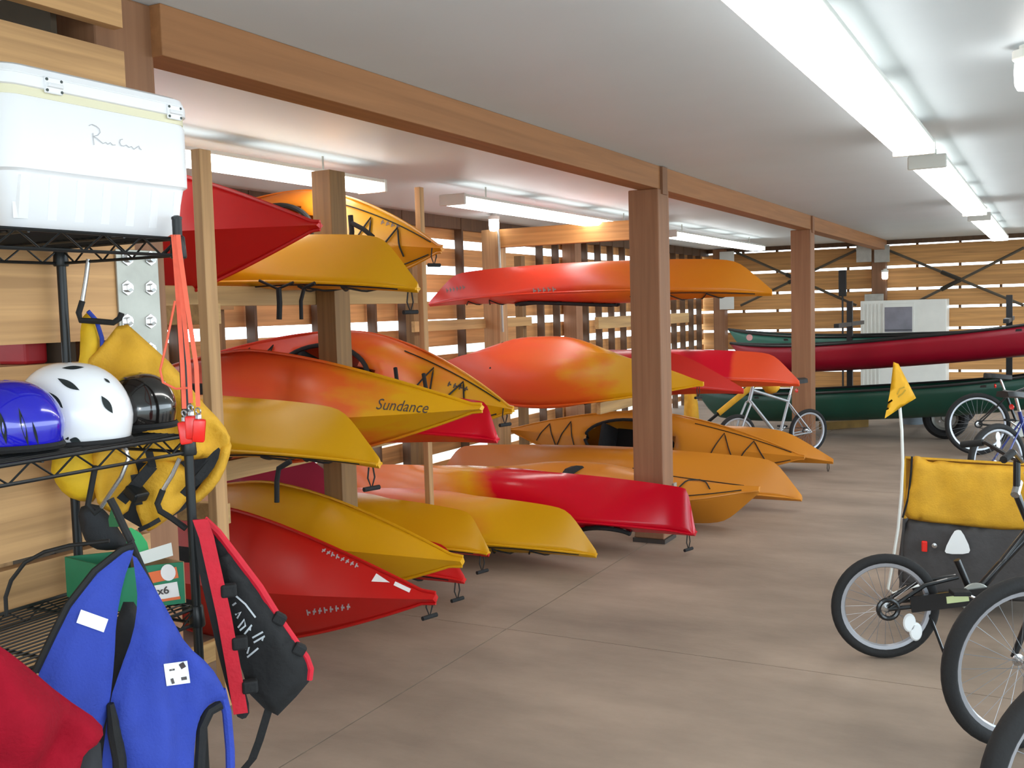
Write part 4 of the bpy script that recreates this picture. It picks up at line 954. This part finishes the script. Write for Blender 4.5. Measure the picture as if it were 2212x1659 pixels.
# yellow pads and flag staff strapped over the silver bicycle
yp = root('float_wand', 'yellow float wand lying over the small silver bicycle', 'float', ground(1600, 900, 12.2))
MB().tube([at(1552, 893, t=12.1), at(1590, 862, t=12.1), at(1628, 832, t=12.1)], .035, 10).build('float_tube', YEL, yp, True)
MB().tube([at(1480, 952, z=.03), at(1552, 893, t=12.1)], .02, 8).build('handle', NYLON, yp, True)
for lab, ol, t in (('small yellow bag slung under the orange kayak end', [(1638, 820), (1690, 822), (1682, 846), (1664, 852), (1650, 845)], 10.1), ('tall yellow bag standing behind the brick red kayak nose', [(1478, 840), (1500, 838), (1510, 880), (1512, 980), (1474, 982), (1478, 880)], 11.6)):
    yb = root('dry_bag', lab, 'bag', tuple(at(*ol[0], t=t)))
    pillow('bag_body', YEL, yb, ol, plane_at(ol[0], t), th=.14, puff=.12, res=.05)
    MB().tube([at(ol[0][0]+4, ol[0][1], t=t), at((ol[0][0]+ol[1][0])/2, ol[0][1]-22, t=t-.15), at(ol[1][0]-4, ol[1][1], t=t)], .012, 6).build('strap', NYLON, yb, True)
# ================================================================== TAG-ALONG BIKE AND CHILD TRAILER
wc = at(1912, 1311, t=4.83); hd = math.radians(24)
tb = root('tagalong_bike', 'black one-wheel tag-along bike with chain guard in front of trailer', 'bicycle', (wc.x, wc.y, 0), rot=Euler((0, 0, hd)))
r20 = .252
w_ = wheel(tb, (0, 0, r20), r20, .024, None)
for q, rad in ((-.62, .62), (-.72, .86)):
    MB().lathe([(0, -.008), (.024, -.008), (.03, 0), (.024, .006), (0, .006)], (.19*rad*math.cos(q)*1.1, -.022, r20+.19*rad*math.sin(q)*1.1), (0, 1, 0), 20, sx=1.5).build('spoke_reflector', REFL, w_, True)
fr = MB(); ax = Vector((0, 0, r20)); bbk = Vector((.40, 0, .30)); hdp = Vector((.60, 0, .78)); sp0 = Vector((.33, 0, .47))
fr.tube([bbk, Vector((.72, 0, .66)), Vector((1.25, 0, .72))], .019, 10); fr.tube([bbk+Vector((.02, 0, 0)), Vector((.66, 0, .62)), hdp], .018, 10); fr.tube([bbk, sp0], .016, 10)
tf = fr.build('frame', BLK, tb, True)
for sg in (-1, 1):
    MB().tube([ax+Vector((0, sg*.055, 0)), Vector((.2, sg*.045, .27)), bbk+Vector((0, sg*.02, 0))], .011, 8).build('chain_stay', BLK, tf, True)
    MB().tube([ax+Vector((0, sg*.055, 0)), Vector((.17, sg*.04, .36)), sp0+Vector((0, sg*.012, -.08))], .010, 8).build('seat_stay', BLK, tf, True)
MB().bar((.10, -.06, .275), (.52, -.06, .325), .012, .075).build('chain_guard', BLK, tb)
MB().bar((.26, -.068, .297), (.36, -.068, .309), .004, .032).build('guard_decal', mat('lime_print', (196, 206, 150), .5), tb)
MB().torus(ax+Vector((0, -.052, 0)), (0, 1, 0), .045, .012, 20, 8).build('sprocket', BLK, tb, True)
MB().lathe([(0, -.003), (.07, -.003), (.074, 0), (.07, .003), (0, .003)], bbk+Vector((0, -.05, 0)), (0, 1, 0), 24).build('chainring', STEEL, tb)
for sg in (-1, 1):
    e_ = bbk+Vector((sg*.1, sg*.08, -sg*.05)); cr = MB().tube([bbk+Vector((0, sg*.06, 0)), e_], .008, 8).build('crank', CHROME, tb, True)
    MB().box(e_+Vector((0, sg*.045, 0)), (.08, .07, .02), bev=.004).build('pedal', RUBBER, cr)
MB().tube([Vector((.2, .0, r20-.03)), Vector((.25, -.12, .01))], .007, 8).build('kickstand', BLK, tb, True)
bt = hdp+Vector((0, 0, .16))
MB().tube([hdp, bt], .016, 10).build('stem', BLK, tb, True)
hb_ = MB().tube([bt+Vector((-.16, .25, .04)), bt+Vector((-.08, .16, .06)), bt+Vector((0, .05, .0)), bt+Vector((0, -.05, 0)), bt+Vector((-.08, -.16, .06)), bt+Vector((-.16, -.25, .04))], .011, 8).build('handlebar', BLK, tb, True)
for sg in (-1, 1): MB().tube([bt+Vector((-.16, sg*.25, .04)), bt+Vector((-.09, sg*.17, .06))], .017, 10).build('grip', RUBBER, hb_, True)
MB().tube([hdp+Vector((-.02, -.03, .0)), hdp+Vector((.02, .03, .05))], .02, 8).build('clamp', CHROME, tb, True)
# trailer box: yellow cover over charcoal lower panel, reflector triangle, pennant
tt = 5.45; plT = plane_at((2080, 1120), tt, -6)
ct = root('bike_trailer', 'child bike trailer with yellow cover and white triangle reflector', 'bike trailer', (at(2080, 1330, t=tt).x, at(2080, 1330, t=tt).y+.3, 0))
cov = pillow('yellow_cover', YEL, ct, [(1972, 984), (1990, 986), (2010, 1000), (2030, 994), (2062, 1000), (2110, 1003), (2180, 1006), (2290, 1010), (2300, 1140), (2180, 1146), (2100, 1138), (2050, 1132), (2000, 1128), (1950, 1118), (1953, 1080), (1962, 1040)], plT, th=.05, puff=.03, wr=.014, seed=9, wsc=8, res=.03)
pillow('lower_panel', mat('grey_canvas', (74, 72, 72), .85, 0, .1, 20, bump=.2), ct, [(1952, 1116), (2000, 1124), (2100, 1134), (2300, 1136), (2300, 1302), (2100, 1296), (1945, 1268), (1938, 1230)], (plT[0]-plT[1]*.02, plT[1]), th=.05, puff=.03, res=.035, seed=4)
bk_ = -plT[1]
for nm, m_, ol in (('side_panel', YEL, ((1952, 990), (1952, 1120))), ('side_panel', MATS['grey_canvas'], ((1950, 1120), (1942, 1270)))):
    p0, p1 = onplane(*ol[0], plT), onplane(*ol[1], plT); q = bk_*.62+Vector((.1, 0, 0))
    MB().prism([p0, p1, p1+q*1.0, p0+q*.75-Vector((0, 0, .17 if m_ is YEL else 0))], (.012, 0, 0)).build(nm, m_, ct)
p0, p1 = onplane(1955, 990, plT), onplane(2300, 1010, plT); MB().prism([p0, p1, p1+bk_*.5-Vector((0, 0, .17)), p0+bk_*.5-Vector((0, 0, .17))], (0, 0, .012)).build('top_panel', YEL, ct)
p0, p1 = onplane(1945, 1262, plT), onplane(2300, 1290, plT); MB().prism([p0, p1, p1+bk_*.65, p0+bk_*.65], (0, 0, .012)).build('floor_panel', MATS['grey_canvas'], ct)
MB().tube([onplane(a, b, (plT[0]+plT[1]*.02, plT[1])) for a, b in ((1970, 986), (1968, 1020), (1962, 1075), (1950, 1118))], .006, 6).build('edge_binding', NYLON, ct, True)
tri = [(2068, 1144), (2078, 1146), (2097, 1186), (2092, 1196), (2046, 1196), (2040, 1188), (2060, 1148)]
MB().prism([onplane(a, b, (plT[0]+plT[1]*.035, plT[1])) for a, b in chaikin(tri)], plT[1]*.01).build('triangle_reflector', REFL, ct)
MB().box(onplane(1997, 1180, (plT[0]+plT[1]*.03, plT[1])), (.03, .02, .06), bev=.006).build('red_reflector', REDR, ct)
MB().lathe([(0, 0), (.014, 0), (.014, .01), (0, .012)], onplane(2019, 1178, (plT[0]+plT[1]*.02, plT[1])), tuple(plT[1]), 12).build('snap', CHROME, ct)
for sx in (2, 320):
    p = onplane(1960+sx, 1270, plT)+bk_*.35; rr = .2
    wh_ = MB().torus((p.x, p.y, rr), (plT[1].y, -plT[1].x, 0), rr-.02, .02, 32, 8).build('wheel', RUBBER, ct, True)
    MB().lathe([(0, -.02), (.02, -.02), (.02, .02), (0, .02)], (p.x, p.y, rr), (plT[1].y, -plT[1].x, 0), 12).build('hub', CHROME, wh_)
fp_ = root('safety_flag', 'yellow pennant on a thin white staff at trailer corner', 'flag', tuple(at(1926, 1240, t=5.35)))
MB().tube([at(2010, 1258, t=5.5), at(1960, 1270, t=5.46), at(1930, 1282, t=5.46), at(1918, 1272, t=5.5), at(1928, 1215, t=5.48), at(1940, 1140, t=5.44), at(1947, 1065, t=5.41), at(1950, 1000, t=5.39), at(1948, 930, t=5.37), at(1943, 870, t=5.35), at(1936, 790, t=5.34)], .008, 8).build('staff', WHITEP, fp_, True)
plF = plane_at((1945, 840), 5.33, 15); pg = [(1930, 782), (1941, 786), (1979, 860), (1950, 878), (1911, 904), (1922, 850)]
flg = pillow('pennant', mat('pennant_yellow', (226, 166, 12), .6, 0, .06, 10), fp_, pg, plF, th=.006, puff=.02, wr=.006, smooth=0, res=.02)
strokes(fp_, [flg], [[(1938, 852), (1944, 840), (1954, 836)], [(1940, 858), (1950, 850), (1956, 842)]], 3, mat('pennant_print', (176, 140, 20), .6), 'print')
# ================================================================== CANOE TRAILER
tw_ = at(2042, 948, z=0); YT = tw_.y
RDC = mat('canoe_red', (150, 14, 38), .35, 0, .08, 3); GRC = mat('canoe_green', (16, 66, 52), .38, 0, .1, 3); TRIM = mat('canoe_trim', (26, 26, 26), .5)
def canoe(name, label, p0, d, L, B, D, m_, roll=0):
    """p0: world position of the near stem top, d: unit direction towards the other stem"""
    x = Vector(d).normalized(); z = (Vector((0, 0, 1))-x*x.z).normalized(); y = z.cross(x); Rm = Matrix((x, y, z)).transposed() @ Matrix.Rotation(math.radians(roll), 3, 'X')
    r_ = root(name, label, 'canoe', tuple(p0), rot=Rm.to_euler())
    v = []; f = []; NS = 40; Kk = 8
    def b(s): return max(.012, B/2*(1-abs(s)**2.4))
    def zs(s): return .14*abs(s)**3-.14
    def zk(s):
        q = (1-abs(s))*L/2/.28; return zs(s)-D*min(1, q/(1+q**6)**(1/6))-.015
    st = [math.sin((i/(NS-1)-.5)*math.pi) for i in range(NS)]
    n = 2*Kk-1
    for s in st:
        ring = []
        for k in range(Kk):
            u = k/(Kk-1); ring.append((b(s)*math.sin(u*math.pi/2)**.7, zk(s)+(zs(s)-zk(s))*(1-math.cos(u*math.pi/2))**1.1))
        for yy, zz in [(-a, c) for a, c in ring[::-1]]+ring[1:]: v.append(((s+1)*L/2, yy, zz))
    for i in range(NS-1): f += [(i*n+k, i*n+k+1, (i+1)*n+k+1, (i+1)*n+k) for k in range(n-1)]
    hl = MB().add(v, f).build('hull', m_, r_, True); sd = hl.modifiers.new('thick', 'SOLIDIFY'); sd.thickness = .012
    for sg in (-1, 1): MB().tube([((s+1)*L/2, sg*b(s), zs(s)+.005) for s in st], .018, 6).build('gunwale', TRIM, r_, True)
    for s in (-.55, 0, .5): MB().box(((s+1)*L/2, 0, zs(s)-.04), (.06 if s == 0 else .2, 2*b(s)-.02, .025)).build('thwart', TRIM, r_)
    return r_, [hl]
pR0, pR1 = at(1578, 742, y=YT+.25), at(2212, 680, y=YT-.3)
dR = (pR1-pR0).normalized()
cR = canoe('canoe', 'red canoe with black gunwale on top of the trailer', pR0+Vector((0, 0, 0)), dR, 4.7, .86, .33, RDC)
pG0 = at(1574, 712, y=YT+1.35); cG2 = canoe('canoe', 'dull green canoe behind the red canoe', pG0, (dR.x, dR.y, dR.z*.2), 4.7, .86, .33, mat('canoe_dull_green', (40, 104, 88), .4, 0, .08, 3))
pG1 = at(1500, 838, y=YT+.2); cG = canoe('canoe', 'dark green canoe on the lower trailer rack', pG1, (dR.x, dR.y, dR.z*.9), 4.9, .9, .36, GRC)
smudge(cR, (1918, 738), (1955, 732), 11, SILV, 7, 8)
smudge(cG, (1846, 835), (1884, 833), 11, SILV, 7, 9)
uvq = [(.5+.5*math.cos(2*math.pi*k/14), .5+.5*math.sin(2*math.pi*k/14)) for k in range(14)]
decal(*cG2, uvq, [tuple(range(14))], (1612, 736), (1626, 736), 14, mat('badge_pink', (206, 150, 150), .5), 'badge')
tr = root('canoe_trailer', 'steel boat trailer with racks carrying three canoes', 'trailer', (tw_.x, YT+.8, 0))
GALV = mat('trailer_steel', (150, 140, 124), .5, .5, .1)
def rail(p0, p1, w, h, nm, m_=GALV): return MB().bar(p0, p1, w, h).build(nm, m_, tr)
a, b = at(1780, 892, y=YT+.12), at(2230, 852, y=YT-.06)
rail(a, b, .06, .09, 'side_rail'); o2 = Vector((0, 1.2, 0)); rail(a+o2, b+o2, .06, .09, 'side_rail')
for u in (.12, .5, .85): rail(a.lerp(b, u), a.lerp(b, u)+o2, .06, .07, 'cross_member')
for px in (1836, 2180):
    base = at(px, 885 if px < 2000 else 858, y=YT+.66); top_ = at(px, 700 if px < 2000 else 690, y=YT+.66)
    pp = MB().bar(base, top_+Vector((0, 0, .3)), .07, .07).build('mast', TRIM, tr)
    for zz, ln_ in ((at(px, 788, y=YT+.66).z if px < 2000 else at(px, 762, y=YT+.66).z, 1.5), (top_.z, 1.9)):
        MB().box((top_.x, YT+.66, zz), (.06, ln_, .05)).build('rack_arm', TRIM, pp)
for oy in (0, 1.45):
    c = Vector((tw_.x, YT+oy, .26))
    tw2 = MB().torus(c, (0, 1, 0), .2, .062, 40, 10, 1.2).build('tyre', RUBBER, tr, True)
    MB().lathe([(.0, -.035), (.035, -.05), (.05, -.03), (.12, -.028), (.15, -.06), (.155, .06), (0, .06)], c, (0, 1, 0), 28).build('wheel_rim', mat('wheel_grey', (150, 146, 138), .45, .4), tw2, True)
    for k in range(5):
        q = 2*math.pi*k/5; MB().lathe([(.012, 0), (.012, .02), (0, .02)], c+Vector((.075*math.cos(q), -.03, .075*math.sin(q))), (0, -1, 0), 6).build('wheel_nut', CHROME, tw2)
    v = []; f = []
    for i in range(15):
        q = math.radians(10+160*i/14); 
        for yy in (-.12, .12): v.append(c+Vector((.33*math.cos(q), yy, .33*math.sin(q))))
    f = [(2*i, 2*i+1, 2*i+3, 2*i+2) for i in range(14)]
    fn = MB().add(v, f).build('fender', GALV, tr, True); sd = fn.modifiers.new('thick', 'SOLIDIFY'); sd.thickness = .02
MB().tube([(tw_.x, YT, .26), (tw_.x, YT+1.45, .26)], .03, 10).build('axle', TRIM, tr, True)
q0 = at(1990, 876, y=YT+.1); MB().box((q0.x, q0.y+.2, q0.z-.02), (.2, .1, .14)).build('spring_hanger', TRIM, tr)
bt0 = at(1970, 918, z=0)
bkr = root('bucket', 'grey plastic bucket under the trailer beside its wheel', 'bucket', (bt0.x, bt0.y+.15, 0))
MB().lathe([(0, 0), (.13, 0), (.155, .26), (.165, .27), (.165, .285), (.15, .285), (.125, .02), (0, .02)], (bt0.x, bt0.y+.15, 0), (0, 0, 1), 24).build('pail', mat('grey_plastic', (112, 120, 126), .6), bkr, True)
MB().tube([(bt0.x-.16, bt0.y+.15, .26), (bt0.x, bt0.y, .2), (bt0.x+.16, bt0.y+.15, .26)], .004, 6).build('handle', STEEL, bkr, True)
# plank edge lying under the trailer
ky = root('timber_baulk', 'worn yellow timber baulk on the floor behind the trailer', 'timber', tuple(at(1830, 915, z=0)))
p0, p1 = at(1775, 920, z=.05), at(1870, 913, z=.05); MB().bar(p0, p1, .12, .1).build('baulk', mat('worn_yellow_wood', (128, 96, 40), .8, 0, .2, 6), ky)
# ================================================================== ITEMS AT THE FAR WALL
yw2 = YB-.55
ca = root('metal_cabinet', 'white cabinet with a grey windowed door before the far wall', 'cabinet', tuple(at(1950, 800, y=yw2))[:2]+(0,))
x0, x1, z1 = at(1858, 690, y=yw2).x, at(2044, 690, y=yw2).x, at(1950, 648, y=yw2).z; xs = at(1905, 690, y=yw2).x; xd = at(1977, 690, y=yw2).x
MB().box(((x0+x1)/2, yw2+.28, z1/2), (x1-x0, .5, z1), bev=.01).build('body', WHITEP, ca)
dr_ = MB().box(((xs+xd)/2, yw2+.015, z1-.42), (xd-xs-.02, .03, .74), bev=.006).build('door', WHITEP, ca)
MB().box(((xs+xd)/2, yw2-.004, z1-.31), (xd-xs-.09, .012, .40)).build('window', mat('grey_pane', (128, 128, 138), .25), dr_)
MB().box(((xs+xd)/2, yw2-.012, z1-.48), (xd-xs-.09, .012, .015)).build('sash', mat('sash_dark', (70, 74, 80), .5), dr_)
for k in range(5):
    MB().box((x0+.05+(xs-x0-.1)*k/4, yw2+.02, z1/2), (.02, .02, z1-.1)).build('stile', WHITEP, ca)
pk = root('paddle', 'black paddle standing against the far wall', 'paddle', tuple(at(1822, 640, y=YB-.2)))
c = at(1820, 612, y=YB-.2); MB().tube([(c.x, c.y, .02), (c.x, c.y, c.z-.2)], .016, 8).build('shaft', TRIM, pk, True)
MB().box(c, (.13, .03, .44), bev=.012).build('blade', TRIM, pk)
lp_ = jar(at(1911, 594, y=YB-.22), 'lit glass jar lamp on the far timber post')
c = at(1911, 594, y=YB-.22); MB().tube([c+Vector((0, 0, .1)), c+Vector((0, 0, .35))], .012, 8).build('conduit', STEEL, lp_, True)
